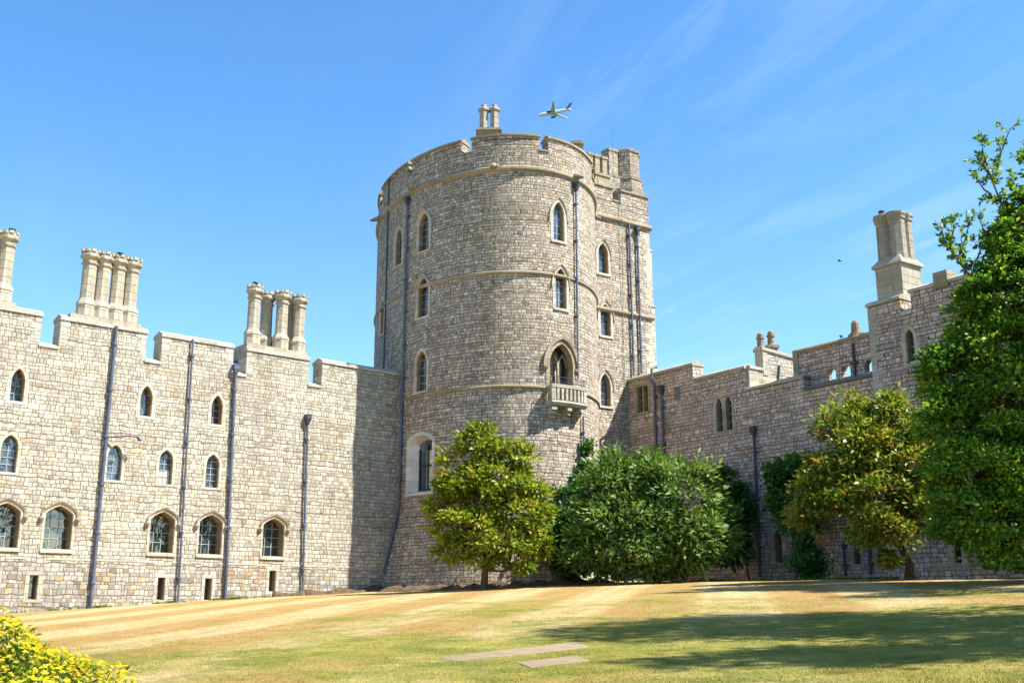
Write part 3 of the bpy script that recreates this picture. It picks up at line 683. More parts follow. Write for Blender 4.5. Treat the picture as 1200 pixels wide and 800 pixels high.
    for s in (-1.08, -6.54, 3.73, -12.2, 10.0):          # carved spouts on the cornice
        g = MB(); c0, c1 = F(s, 24.5, -.05), F(s, 24.38, -.5); g.tube([c0, c0.lerp(c1, .5) + Vector((0, 0, .06)), c1], [.17, .14, .1], 7)
        p, t, nn = F.frame(s); g.tube([c1 + t * .0 + Vector((0, 0, -.02)), c1 - nn * -.12 + Vector((0, 0, .03))], [.12, .07], 7)
        for sg in (-1, 1): g.tube([c0.lerp(c1, .4) + t * sg * .14, c0.lerp(c1, .3) + t * sg * .3 + Vector((0, 0, .14))], [.09, .03], 5)
        g.build('gargoyle', M['browncap'], b)
    pipe(F, b, -7.33, 7.0, -7.22, 23.75, .07, hopper=2); pipe(F, b, 3.62, 13.2, 3.7, 23.75, .055, hopper=2); pipe(F, b, 4.06, 5.0, 4.02, 11.2, .055)
    # foot of the left pipe follows the splay of the base
    fp = MB(); fp.tube([F(-7.33 - .1 * i, 7.0 - i * .75, -.13) for i in range(7)], .07, 10); fp.build('drainpipe', M['pipe'], b)
    pipe(F, b, -10.02, 14.0, -10.05, 26.3, .04, 'pipe_dark', brackets=False, off=.06)
    def oct(px, Y, z0, z1, r): c = at(px, 140, Y); return c
    st = MB(); c = at(573, 150, 55.6); st.box((c.x - .62, c.y - .45, 24.5), (1.24, 0, 0), (0, .9, 0), (0, 0, 3.0)); st.box((c.x - .72, c.y - .55, 27.5), (1.44, 0, 0), (0, 1.1, 0), (0, 0, .14)); so = st.build('chimney_stack', M['weathered'], b)
    for px in (567, 579.5):
        c = at(px, 140, 55.6); m2 = MB(); m2.lathe((c.x, c.y), [(.31, 27.64), (.27, 27.8), (.27, 28.82), (.35, 28.88), (.35, 29.0), (.2, 29.1), (.16, 29.26)], 6); m2.build('flue', M['weathered'], so)
    s2 = MB(); c = at(676, 172, 57.4); s2.box((c.x - .29, c.y - .4, 25), (.58, 0, 0), (0, .8, 0), (0, 0, 2.5)); s2.box((c.x - .38, c.y - .5, 27.5), (.76, 0, 0), (0, 1.0, 0), (0, 0, .18)); s2.lathe((c.x, c.y), [(.36, 27.68), (.2, 27.8)], 4); s2.build('chimney_stack', M['ochre'], b)
def balcony(F, b, cx):
    z = 11.55; hw = 1.0; out_ = -.66
    mb = MB(); sweep(F, cx - hw, cx + hw, [(.02, z + .2), (out_, z + .2), (out_ - .06, z + .1), (out_ + .04, z - .05), (.02, z - .08)], mb); bo = mb.build('balcony', M['dressed'], b)
    for k in (-1, 0, 1):                                # stepped corbels
        q = MB(); a = cx + k * (hw - .2); t = .14
        def sl(z0, z1, dd):
            r = F(a - t, z0, .02); q.box(r, F(a + t, z0, .02) - r, F(a - t, z0, dd) - r, (0, 0, z1 - z0))
        sl(z - .27, z - .083, -.58); sl(z - .47, z - .273, -.4); sl(z - .67, z - .473, -.2); q.build('corbel', M['dressed'], bo)
    q = MB(); sweep(F, cx - hw, cx + hw, [(out_ + .17, z + 1.02), (out_ - .05, z + 1.02), (out_ - .05, z + .86), (out_ + .17, z + .86)], q)
    for sg in (-1, 1):
        a = cx + sg * (hw - .08); r = F(a - .08, z + .86, out_ + .17); q.box(r, F(a + .08, z + .86, out_ + .17) - r, F(a - .08, z + .86, .02) - r, (0, 0, .16))
    q.build('top_rail', M['dressed'], bo)
    for i in range(9):
        a = cx - hw + .1 + (2 * hw - .2) * i / 8; q = MB(); t = .1 if i in (0, 8) else .055
        r = F(a - t, z + .2, out_ + .12); q.box(r, F(a + t, z + .2, out_ + .12) - r, F(a - t, z + .2, out_ - .02) - r, (0, 0, .66)); q.build('baluster', M['dressed'], bo)
    for sg in (-1, 1):
        for j in (0, 1):
            q = MB(); a = cx + sg * (hw - .08); d = -.2 - .2 * j; r = F(a - .055, z + .2, d + .055); q.box(r, F(a + .055, z + .2, d + .055) - r, F(a - .055, z + .2, d - .055) - r, (0, 0, .66)); q.build('baluster', M['dressed'], bo)
    q = MB(); zt = z + 1.02
    P = [(cx - hw + .05, .0), (cx - hw + .05, out_ + .05), (cx, out_ + .05), (cx + hw - .05, out_ + .05), (cx + hw - .05, .0)]
    for h in (.12, .4): q.tube([F(a, zt + h, d) for a, d in P], .014, 5)
    for i in range(14):
        a = cx - hw + .05 + (2 * hw - .1) * i / 13; q.tube([F(a, zt, out_ + .05), F(a, zt + .42, out_ + .05)], .011, 5)
    q.build('railing', M['pipe_dark'], bo)
build_tower()

# ---------------------------------------------------------------- square tower behind, right of the drum
def build_annex():
    F = SW; zm, zc, zb = 27.1, 26.3, 1.0; e = 4.68
    b = empty('square_tower', F(1, 2.5, 3), 'square sunlit stone tower wing joined to the right side of the round tower', 'castle tower')
    out = [(-5, zb), (e, zb), (e, zm), (2.42, zm), (2.42, zc), (1.75, zc), (1.75, zm), (-5, zm)]
    holes = []; W = dict(border=.17, depth=.32, splay=.02, nx=3, nz=5, cusp=.13)
    window(F, b, holes, .9, 21.3, .78, 1.95, .72, hood=.1, g='glass_blue', stops=False, **W); window(F, b, holes, .98, 17.4, .8, 1.98, .72, hood=.1, g='glass_blue', stops=False, **W); window(F, b, holes, .86, 13.1, .78, 1.98, .72, hood=.1, g='glass_blue', stops=False, **W)
    window(F, b, holes, .55, 9.4, .55, 1.2, .45, border=.16, nx=2, nz=3, g='glass_blue'); window(F, b, holes, 1.45, 9.4, .55, 1.2, .45, border=.16, nx=2, nz=3)
    wall(F, out, holes, .8, 'wall', M['wall_tower'], b)
    s = MB(); s.quad(F(e, 1, .8), F(e, 1, 8), F(e, zm, 8), F(e, zm, .8), [(0, 1), (7.2, 1), (7.2, zm), (0, zm)]); s.quad(F(e, 1, 8), F(-5, 1, 8), F(-5, zm, 8), F(e, zm, 8), [(0, 1), (9.7, 1), (9.7, zm), (0, zm)]); s.build('side_wall', M['wall_tower'], b)
    r = MB(); r.quad(F(-5, 25, .8), F(e, 25, .8), F(e, 25, 8), F(-5, 25, 8)); r.build('roof', M['slate'], b)
    cp = MB(); sweep(F, 2.38, e + .05, coping_sec(zm + .08, .8, .08, .22), cp); sweep(F, -5, 1.8, coping_sec(zm + .08, .8, .08, .22), cp); sweep(F, 1.75, 2.42, coping_sec(zc + .05, .8, .06, .16), cp); cp.build('coping', M['ochre'], b)
    for z, k in ((24.98, 1.1), (19.05, .85)):
        sc = MB(); sweep(F, -5, e + .14, [(.02, z + .18 * k), (-.17 * k, z + .06 * k), (-.17 * k, z - .06 * k), (-.04, z - .2 * k), (.02, z - .2 * k)][::-1], sc); sc.build('string_course', M['ochre'], b)
    # clasping buttress on the outer corner, stepping in as it rises
    bt = MB()
    for z0, z1, w, dd in ((1, 16.1, .86, .9), (16.1, 20.0, .78, .9), (20.0, 23.7, .66, .9)):
        o = F(e + .003, z0, .55); bt.box(o, F(e + w, z0, .55) - o, F(e, z0, .55 + dd) - F(e, z0, .55), (0, 0, z1 - z0))
        o = F(e + .003, z1, .5); bt.add([F(e, z1, .5), F(e + w + .07, z1, .5), F(e + w + .07, z1, 1.5), F(e, z1, 1.5), F(e, z1 + .42, .56), F(e, z1 + .42, 1.45)], [(0, 1, 4), (1, 2, 5, 4), (2, 3, 5), (3, 2, 1, 0)])
    bt.build('buttress', M['dressed'], b)
    q = MB()
    for k in range(32):
        z = 13 + k * .36
        if z > 18.2 and z < 19.5: q.v and q.build('quoin', M['surround'], b); q = MB(); continue
        if z + .35 > 24.7: continue
        l = .34 + .2 * (k % 2); o = F(e - l, z, -.012); q.box(o, F(e + .012, z, -.012) - o, F(e, z, .5) - F(e, z, -.012), (0, 0, .345))
    q.build('quoin', M['surround'], b)
    pipe(F, b, 2.97, 15.2, 2.92, 24.9, .07); pipe(F, b, 3.59, 15.4, 3.58, 24.4, .07, hopper=2)
    cd = MB(); cd.tube([F(2.28, 10.8, -.06), F(2.3, 18, -.06), F(2.31, 25, -.2), F(2.31, 26.4, -.1), F(2.2, 27.6, .4), F(2.2, 31.6, .4)], .018, 6); cd.build('lightning_conductor', M['copper'], b)
    # three square flues on a base, and the stair turret
    st = MB(); s0, s1 = F.px(693, 210, 1.3)[0], F.px(713.5, 210, 1.3)[0]
    o = F(s0, 25, 1.2); st.box(o, F(s1, 25, 1.2) - o, F(s0, 25, 2.3) - o, (0, 0, 3.3)); o = F(s0 - .06, 28.3, 1.12); st.box(o, F(s1 + .06, 28.3, 1.12) - o, F(s0, 28.3, 2.38) - F(s0, 28.3, 1.12), (0, 0, .16)); so = st.build('chimney_stack', M['ochre'], b)
    for px in (690, 698, 706.5):
        a = F.px(px, 190, 1.7)[0]; c = F(a, 0, 1.7); m2 = MB(); m2.lathe((c.x, c.y), [(.27, 28.46), (.26, 29.65), (.34, 29.7), (.34, 29.85), (.2, 29.87)], 4, math.atan2(F.n.y, F.n.x)); m2.build('flue', M['ochre'], so)
    tu = MB(); a0 = F.px(716, 190, 2.2)[0]; a1 = F.px(735.5, 190, 2.2)[0]; c = F(a1, 0, 2.4); g = math.atan2(F.n.y, F.n.x)
    tu.lathe((c.x, c.y), [(1.3, 25), (1.22, 28.1), (1.1, 28.75), (1.16, 28.8), (1.16, 28.92), (.92, 28.98), (.92, 30.75), (1.0, 30.82), (1.0, 30.98), (.85, 31.06)], 8, g)
    c = F(a0, 0, 2.3); tu.lathe((c.x, c.y), [(.62, 25), (.62, 28.8), (.66, 28.85), (.66, 28.95), (.52, 29.0), (.52, 30.62), (.6, 30.68), (.6, 30.84), (.46, 30.9)], 4, g); tu.build('stair_turret', M['wall_tower'], b)
build_annex()

# ---------------------------------------------------------------- right range
def build_right():
    F = RW; zb = 1.5
    b = empty('castle_range', F(8, 3.1, 2), 'lower rosy grey stone range in shade with stepped coping and twin lancet window', 'castle building')
    out = [(-.12, zb), (17.6, zb), (17.6, 12.1), (13.3, 12.1), (13.3, 12.78), (9.45, 12.78), (9.45, 14.0), (5.55, 14.0), (5.55, 14.9), (-.12, 14.9)]
    holes = []
    o = window(F, b, holes, 1.25, 12.75, 1.0, 1.55, 0, 'rect', border=.2, depth=.3, splay=.03, nx=4, nz=4, lights=2, g='glass', mat='ochre')
    o = window(F, b, holes, 7.42, 10.75, .5, 1.85, .5, border=.14, depth=.3, splay=.03, nx=2, nz=4, g='glass', mat='dressed', sill=False); o = window(F, b, holes, 8.12, 10.75, .5, 1.85, .5, border=.14, depth=.3, splay=.03, nx=2, nz=4, g='glass', mat='dressed', sill=False)
    window(F, b, holes, 11.0, 3.75, .56, 1.6, .5, border=.24, depth=.4, nx=2, nz=4, mat='dressed'); window(F, b, holes, 15.72, 3.5, .4, 1.15, 0, 'rect', border=.18, depth=.35, splay=.02, nx=1, nz=1, mat='dressed', sill=False); window(F, b, holes, 17.0, 3.5, .32, 1.0, 0, 'rect', border=.14, depth=.35, splay=.02, nx=1, nz=1, mat='dressed', sill=False)
    window(F, b, holes, 3.0, 8.3, .62, 1.2, .3, 'four', border=.18, depth=.3, nx=2, nz=3, mat='ochre')
    wall(F, out, holes, .8, 'wall', M['wall_right'], b)
    cp = MB()
    for a, c, z in ((-.12, 5.6, 14.9), (5.55, 9.5, 14.0), (9.42, 13.3, 12.78)): sweep(F, a, c, coping_sec(z + .1, .8, .1, .24), cp)
    cp.build('coping', M['dressed'], b)
    lg = MB(); sweep(F, 13.3, 17.56, [(.75, 12.38), (-.12, 12.18), (-.12, 12.04), (.75, 12.02)], lg); lg.build('ledge', M['slate'], b)
    r = MB(); r.quad(F(-.1, 12.0, .8), F(17.6, 12.0, .8), F(17.6, 12, 8), F(-.1, 12, 8)); r.quad(F(-.1, 1, 8), F(-.1, 12, 8), F(17.6, 12, 8), F(17.6, 1, 8)); r.build('roof', M['slate'], b)
    q = MB(); o = F(4.02, 13.0, -.02); q.box(o, F(4.45, 13.0, -.02) - o, F(4, 13, .2) - F(4, 13, -.02), (0, 0, .75)); q.build('slate_patch', M['slate'], b)
    p1 = pipe(F, b, 2.38, 5.0, 2.45, 14.2, .075); pipe(F, b, 3.02, 5.0, 3.05, 13.6, .075, hopper=2); pipe(F, b, 9.86, 3.1, 9.95, 10.3, .075, 'pipe_dark', hopper=2)
    nk = MB(); nk.tube([F(2.45, 14.15, -.13), F(2.46, 14.45, -.3), F(2.46, 15.05, -.3), F(2.46, 15.3, .1)], .075, 8); nk.build('pipe_swan_neck', M['pipe'], b)
    pipe(F, b, 15.1, 3.0, 15.1, 4.7, .06, 'pipe_dark'); pipe(F, b, 16.5, 3.0, 16.5, 4.7, .06, 'pipe_dark')
    # set-back parapet with three open arches, sky behind
    d = .62; s0 = F.px(935, 412, d)[0]; z1 = F.px(970, 404, d)[1]
    o2 = [(s0, 12.2), (17.75, 12.2), (17.75, z1), (s0, z1)]; h2 = []
    for px, py in ((974, 437), (991, 434), (1018.5, 430)):
        a, z = F.px(px, py, d); h2.append(arch_loop(a, 12.44, .55, .6, .27))
    wall(F, o2, h2, .4, 'parapet', M['wall_right'], b, d0=d, through=True)
    cq = MB(); sweep(F, s0 - .02, 17.55, [(d + .5, z1 + .02), (d - .02, z1 + .14), (d - .1, z1 + .06), (d - .1, z1 - .06), (d + .5, z1 - .06)], cq); cq.build('parapet_coping', M['ochre'], b)
    pp = MB(); o = F(s0 - .32, 12.3, d - .06); pp.box(o, F(s0 - .003, 12.3, d - .06) - o, F(s0, 12.3, d + .5) - F(s0, 12.3, d - .06), (0, 0, z1 - 12.3 + .12)); pp.build('pier', M['browncap'], b)
    a = F.px(1002, 420, d)[0]; pv = MB(); pv.tube([F(a, 12.4, d - .1), F(a, z1 - .25, d - .1)], .07, 8); pv.tube([F(a - .25, 13.0, d - .1), F(a + .25, 13.0, d - .1)], .05, 6); pv.build('drainpipe', M['pipe_dark'], b)
    c = F(F.px(1003, 392, d + .25)[0], 0, d + .25); pt = MB(); pt.box((c.x - .3, c.y - .3, z1), (.6, 0, 0), (0, .6, 0), (0, 0, .28)); pt.lathe((c.x, c.y), [(.22, z1 + .28), (.19, z1 + .8), (.12, z1 + .92)], 10); pt.build('chimney_pot', M['pot'], b)
    # cross wall behind the stepped coping, lit by the sun
    G = Flat(F(9.62, 0, .1)[:2], (.825, .565)); G_out = [(.7, 11.5), (5.6, 11.5), (5.6, 14.75), (1.15, 15.05), (1.15, 13.95), (.7, 13.95)]
    wall(G, G_out, [], .45, 'gable_wall', M['wall_left'], b)
    cg = MB(); sweep(G, 1.05, 5.6, [(.52, .03), (.2, .12), (-.09, .06), (-.09, -.1), (.52, -.1)][::-1], cg, z1=lambda s: 15.05 - (s - 1.15) * .0675 + .04)
    sweep(G, .0, 1.1, [(.52, 13.95), (.2, 14.07), (-.09, 14.0), (-.09, 13.85), (.52, 13.85)][::-1], cg); cg.build('gable_coping', M['dressed'], b)
    gp = MB(); o = G(.0, 12.2, -.02); gp.box(o, G(.7, 12.2, -.02) - o, G(0, 12.2, .45) - G(0, 12.2, -.02), (0, 0, 1.65)); o = G(1.12, 13.6, -.03); gp.box(o, G(1.5, 13.6, -.03) - o, G(0, 13.6, .48) - G(0, 13.6, -.03), (0, 0, 1.4)); gp.build('gable_pier', M['dressed'], b)
    wr = MB(); wr.tube([G(1.7, 12.7, -.06), G(1.9, 13.2, -.06), G(2.2, 13.5, -.06), G(2.35, 14.3, -.06)], .05, 6); wr.build('drainpipe', M['pipe_dark'], b)
    for px, h in ((891, 0), (903.5, .12)):
        c = at(px, 400, 57.5); st = MB(); st.box((c.x - .28, c.y - .28, 12.1), (.56, 0, 0), (0, .56, 0), (0, 0, 3.25 + h)); st.box((c.x - .36, c.y - .36, 15.35 + h), (.72, 0, 0), (0, .72, 0), (0, 0, .16)); so = st.build('chimney_stack', M['browncap'], b)
        m2 = MB(); m2.lathe((c.x, c.y), [(.24, 15.51 + h), (.2, 15.6 + h), (.18, 16.0 + h), (.23, 16.04 + h), (.23, 16.14 + h), (.17, 16.16 + h), (.17, 16.3 + h), (.08, 16.4 + h)], 10); m2.build('chimney_pot', M['pot'], so)
build_right()
def build_block():
    F = Flat(RW(0, 0, -.14)[:2], RW.D[:2]); s0 = 17.5; e = 31
    b = empty('castle_block', F(22, 3, 2), 'taller castle block with a big cream chimney, half hidden behind the broad tree', 'castle building')
    out = [(s0, 1.5), (e, 1.5), (e, 15.6), (s0 + 9, 15.6), (s0 + 9, 14.6), (s0 + 8, 14.6), (s0 + 8, 15.6), (19.85, 15.6), (19.85, 14.7), (19.3, 14.7), (19.3, 15.45), (s0, 15.45)]
    holes = []
    window(F, b, holes, 19.6, 12.3, .44, 1.5, .4, border=.2, depth=.3, nx=1, nz=2, mat='dressed', g='glass_blue', sill=False, blind=0)
    window(F, b, holes, 20.95, 3.4, .34, 1.3, 0, 'rect', border=.22, depth=.35, splay=.02, nx=1, nz=1, mat='dressed', sill=False); window(F, b, holes, 22.4, 3.4, .4, .8, 0, 'rect', border=.18, depth=.3, splay=.02, nx=1, nz=1, mat='dressed', sill=False); window(F, b, holes, 25.5, 12.3, .44, 1.5, .4, border=.2, depth=.3, nx=1, nz=2, mat='dressed'); window(F, b, holes, 24.5, 8, .6, 1.6, .4, border=.2, depth=.3, mat='dressed')
    wall(F, out, holes, .8, 'wall', M['wall_right'], b)
    s = MB(); s.quad(F(s0, 1.5, 8), F(s0, 1.5, .8), F(s0, 15.4, .8), F(s0, 15.4, 8), [(8, 1.5), (.8, 1.5), (.8, 15.4), (8, 15.4)]); s.quad(F(e, 1.5, .8), F(e, 1.5, 8), F(e, 15.4, 8), F(e, 15.4, .8), [(0, 1), (7, 1), (7, 15), (0, 15)]); s.quad(F(e, 1.5, 8), F(s0, 1.5, 8), F(s0, 15.4, 8), F(e, 15.4, 8), [(0, 1), (13, 1), (13, 15), (0, 15)]); s.build('side_wall', M['wall_right'], b)
    r = MB(); r.quad(F(s0, 14.4, .8), F(e, 14.4, .8), F(e, 14.4, 8), F(s0, 14.4, 8)); r.build('roof', M['slate'], b)
    cp = MB(); sweep(F, s0 - .06, 19.34, coping_sec(15.55, .8, .1, .24), cp); sweep(F, 19.8, s0 + 8.05, coping_sec(15.7, .8, .1, .26), cp); sweep(F, s0 + 8.95, e, coping_sec(15.7, .8, .1, .26), cp); sweep(F, 19.3, 19.85, coping_sec(14.78, .8, .08, .3), cp); cp.build('coping', M['dressed'], b)
    k = MB(); o = F(21.15, 15.3, -.13); k.box(o, F(21.85, 15.3, -.13) - o, F(21, 15.3, .6) - F(21, 15.3, -.13), (0, 0, .72)); k.build('parapet_block', M['ochre'], b)
    q = MB()
    for i in range(34):
        z = 3.0 + i * .36; l = .3 + .22 * (i % 2)
        o = F(s0 - .012, z, -.012); q.box(o, F(s0 + l, z, -.012) - o, F(s0, z, .5) - F(s0, z, -.012), (0, 0, .345))
    q.build('quoin', M['coping'], b)
    # big chimney: square base with weathered cap, three joined octagonal shafts
    c0 = 17.85; st = MB(); d0 = .35; wS, wD = 1.42, 1.5
    o = F(c0, 14.4, d0); st.box(o, F(c0 + wS, 14.4, d0) - o, F(c0, 14.4, d0 + wD) - o, (0, 0, 2.75))
    def ringp(z, k): return [F(c0 - k, z, d0 - k), F(c0 + wS + k, z, d0 - k), F(c0 + wS + k, z, d0 + wD + k), F(c0 - k, z, d0 + wD + k)]
    a = ringp(17.15, .12) + ringp(17.25, .12) + ringp(17.7, -.22)
    st.add(a, [(3, 2, 1, 0)] + [(i + 4 * j, (i + 1) % 4 + 4 * j, (i + 1) % 4 + 4 * j + 4, i + 4 * j + 4) for j in (0, 1) for i in range(4)] + [(8, 9, 10, 11)]); so = st.build('chimney_stack', M['flue'], b)
    for ds, dd in ((.38, .45), (1.02, .5), (.98, 1.1), (.4, 1.1)):
        c = F(c0 + ds, 0, d0 + dd); m2 = MB(); m2.lathe((c.x, c.y), [(.44, 17.4), (.4, 17.75), (.39, 19.4), (.45, 19.46), (.45, 19.58), (.5, 19.66), (.5, 19.78), (.36, 19.84)], 8, math.atan2(F.n.y, F.n.x)); m2.build('flue', M['weathered'], so)
    c = F(c0 + .3, 0, d0 + .45); m2 = MB(); m2.lathe((c.x, c.y), [(.12, 19.84), (.12, 20.05), (.17, 20.08), (.05, 20.16)], 8); m2.build('cowl', M['pipe_dark'], so)
build_block()

# ---------------------------------------------------------------- soil at the foot of the walls
def soil():
    mb = MB(); path = []
    for i in range(12): path.append((LW(-7.0 + i * .5, 0, 0), LW(-7.0 + i * .5, 0, -(.1 + .9 * (i / 11)))))
    for i in range(46):
        s = -6.2 + i * .22
        path.append((TW(s, 2.4, .3), TW(s, 2.4, -1.5 - .25 * math.sin(i * .9))))
    vs = []; n = 4
    for k, (a, c) in enumerate(path):
        for j in range(n + 1):
            t = j / n; p = a.lerp(c, t); h = .30 * math.sin(math.pi * min(1, t * 1.05)) * (.6 + .4 * math.sin(k * 1.7 + j)) + .02 if j < n else -.03
            vs.append((p.x, p.y, ground_z(p.x, p.y) + h))
    fs = [(k * (n + 1) + j, k * (n + 1) + j + 1, (k + 1) * (n + 1) + j + 1, (k + 1) * (n + 1) + j) for k in range(len(path) - 1) for j in range(n)]
    mb.add(vs, fs); tag(mb.build('soil_bed', M['soil'], smooth=True), kind='structure')
soil()

# ---------------------------------------------------------------- vegetation
def leaves(name, C, D, Nn, Ln, Wd, mat, parent, tint, fold=.18):
    n = len(C); S = np.cross(D, Nn); S /= np.linalg.norm(S, axis=1, keepdims=True) + 1e-9
    Ln = Ln[:, None]; Wd = Wd[:, None]
    V = np.empty((n, 4, 3), np.float32)
    V[:, 0] = C; V[:, 1] = C + D * Ln * .48 + S * Wd * .5 + Nn * Wd * fold; V[:, 2] = C + D * Ln; V[:, 3] = C + D * Ln * .48 - S * Wd * .5 + Nn * Wd * fold
    me = bpy.data.meshes.new(name); me.vertices.add(n * 4); me.vertices.foreach_set('co', V.ravel())
    me.loops.add(n * 4); me.loops.foreach_set('vertex_index', np.arange(n * 4, dtype=np.int32))
    me.polygons.add(n); me.polygons.foreach_set('loop_start', np.arange(0, n * 4, 4, dtype=np.int32)); me.polygons.foreach_set('loop_total', np.full(n, 4, np.int32))
    me.update(calc_edges=True)
    a = me.attributes.new('tint', 'FLOAT', 'FACE'); a.data.foreach_set('value', tint.astype(np.float32))
    me.materials.append(mat); return link_mesh(name, me, parent)
def unit(v): return v / (np.linalg.norm(v, axis=-1, keepdims=True) + 1e-9)
def make_clumps(lobes, seed):
    """lobes: (centre, radii, n clumps, clump radius); clumps sit mostly on the outside of each lobe"""
    r = np.random.default_rng(seed); out = []
    for c, rad, n, rc in lobes:
        d = unit(r.normal(size=(n, 3))); k = r.uniform(.35, 1.0, n) ** .45
        p = np.array(c) + d * k[:, None] * np.array(rad)
        for q in p: out.append((q, np.array(c), rc * r.uniform(.6, 1.35)))
    return out
def foliage(name, lobes, per, L, W, mat, parent, seed, flat=.65, tint0=.45, tintv=.22, up=.55, droop=.0):
    r = np.random.default_rng(seed); cl = make_clumps(lobes, seed); C = []; D = []; Nn = []; T = []
    for q, c0, rc in cl:
        n = int(per * r.uniform(.6, 1.4)); g = r.normal(size=(n, 3)) * np.array([1, 1, flat]) * rc * .52
        C.append(q + g); o = unit(q - c0)
        D.append(unit(g / rc * .9 + o * .5 + r.normal(size=(n, 3)) * .55 + np.array([0, 0, -droop])))
        Nn.append(unit(o * .45 + np.array([0, 0, up]) + r.normal(size=(n, 3)) * .45))
        T.append(np.clip(r.normal(tint0 + r.normal() * .13, tintv, n), 0, 1))
    C = np.concatenate(C); D = np.concatenate(D); Nn = np.concatenate(Nn); T = np.concatenate(T)
    Nn = unit(Nn - D * np.sum(Nn * D, axis=1, keepdims=True)); k = r.uniform(.65, 1.25, len(C))
    leaves(name, C, D, Nn, L * k, W * k, mat, parent, T); return cl
def limbs(mb, base, top, lobes, cl, r0, seed, tip=.012, frac=.35):
    r = random.Random(seed); base, top = Vector(base), Vector(top)
    n = 6; pts = [base.lerp(top, i / n) + Vector((r.uniform(-.1, .1), r.uniform(-.1, .1), 0)) * (i > 0) for i in range(n + 1)]
    mb.tube(pts, [r0 * (1.25 if i == 0 else 1) * (1 - .62 * i / n) for i in range(n + 1)], 9)
    k = 0
    for c, rad, m, rc in lobes:
        c = Vector(c); j = min(range(1, n + 1), key=lambda i: (pts[i] - c).length + max(0, pts[i].z - c.z) * 1.5); a = pts[j]
        midp = a.lerp(c, .5) + Vector((r.uniform(-.2, .2), r.uniform(-.2, .2), -.12 * (c - a).length))
        rr = r0 * .42
        mb.tube([a, midp, c], [rr, rr * .7, rr * .4], 6)
        mine = cl[k:k + m]; k += m
        for q, c0, rcc in mine:
            if r.random() < frac:
                e = Vector(q); s_ = midp.lerp(c, r.uniform(.3, 1)); mm = s_.lerp(e, .55) + Vector((r.uniform(-.1, .1), r.uniform(-.1, .1), r.uniform(-.08, .12)))
                mb.tube([s_, mm, e], [rr * .32, rr * .2, tip], 4)
def lobe(px, py, rx, ry, Y, n, rc, dep=None):
    k = Y / FPX / .985; c = at(px, py, Y); return (tuple(c), (rx * k, (dep if dep else rx * k * .8), ry * k), n, rc)
def plant(name, part, label, cat, base, top, lobes, per, L, W, mat, seed, r0=.12, stems=1, group=None, frac=.35, **kw):
    o = empty(name, base, label, cat, group)
    cl = foreground = foliage(part, lobes, per, L, W, M[mat], o, seed, **kw)
    mb = MB(); limbs(mb, Vector(base) - Vector((0, 0, .1)), top, lobes, cl, r0, seed, frac=frac)
    mb.build('trunk' if part == 'crown' else 'stem', M['bark'], o); return o
def gp(px, Y, dz=0):
    x = ray(px, 680)[0] / ray(px, 680)[1] * Y; return (x, Y, ground_z(x, Y) + dz)

# small magnolia in front of the tower
b0 = gp(567, 50.2)
lb = [lobe(566, 508, 13, 16, 50.2, 7, .36), lobe(578, 528, 20, 16, 50.2, 10, .42), lobe(543, 540, 22, 16, 50.2, 12, .42), lobe(606, 538, 18, 16, 50.2, 9, .4), lobe(533, 566, 24, 14, 50.2, 13, .42), lobe(585, 562, 34, 18, 49.9, 20, .46), lobe(560, 584, 40, 20, 49.8, 24, .48), lobe(616, 575, 20, 18, 50.2, 11, .42), lobe(518, 592, 18, 16, 50.2, 9, .4), lobe(606, 604, 36, 20, 49.8, 22, .46), lobe(545, 618, 40, 18, 49.8, 22, .46), lobe(636, 592, 12, 14, 50.2, 5, .36), lobe(590, 636, 40, 16, 49.7, 20, .44), lobe(530, 640, 22, 12, 49.9, 9, .4), lobe(628, 640, 18, 14, 49.9, 8, .4), lobe(566, 656, 22, 8, 49.8, 6, .34), lobe(606, 662, 18, 7, 49.8, 4, .32), lobe(548, 514, 7, 8, 50.2, 2, .3), lobe(614, 520, 7, 8, 50.2, 2, .28)]
t1 = plant('magnolia_tree', 'crown', 'small yellow-green tree standing alone against the foot of the round tower', 'tree', b0, at(572, 540, 50.2), lb, 112, .27, .125, 'lf_mag', 21, r0=.16, tint0=.48, tintv=.22, flat=.5)
# broad glossy shrub in the corner
b1 = gp(770, 50.7)
lb = [lobe(738, 575, 52, 44, 50.7, 46, .62), lobe(790, 585, 60, 48, 50.3, 58, .62), lobe(735, 625, 62, 44, 50.3, 54, .62), lobe(800, 630, 52, 36, 50.0, 42, .6), lobe(836, 618, 24, 34, 50.5, 18, .55), lobe(700, 600, 24, 45, 50.9, 22, .55), lobe(745, 548, 34, 16, 50.9, 14, .5), lobe(690, 655, 24, 20, 50.2, 12, .5), lobe(770, 655, 60, 16, 50.0, 26, .5), lobe(700, 640, 26, 26, 50.3, 16, .45), lobe(820, 655, 30, 14, 50.0, 10, .42)]
plant('broadleaf_shrub', 'foliage', 'huge rounded dark green shrub with glossy leaves filling the corner beside the tower', 'shrub', b1, at(770, 610, 50.7), lb, 88, .36, .125, 'lf_rhodo', 22, r0=.16, tint0=.5, tintv=.24, up=.7)
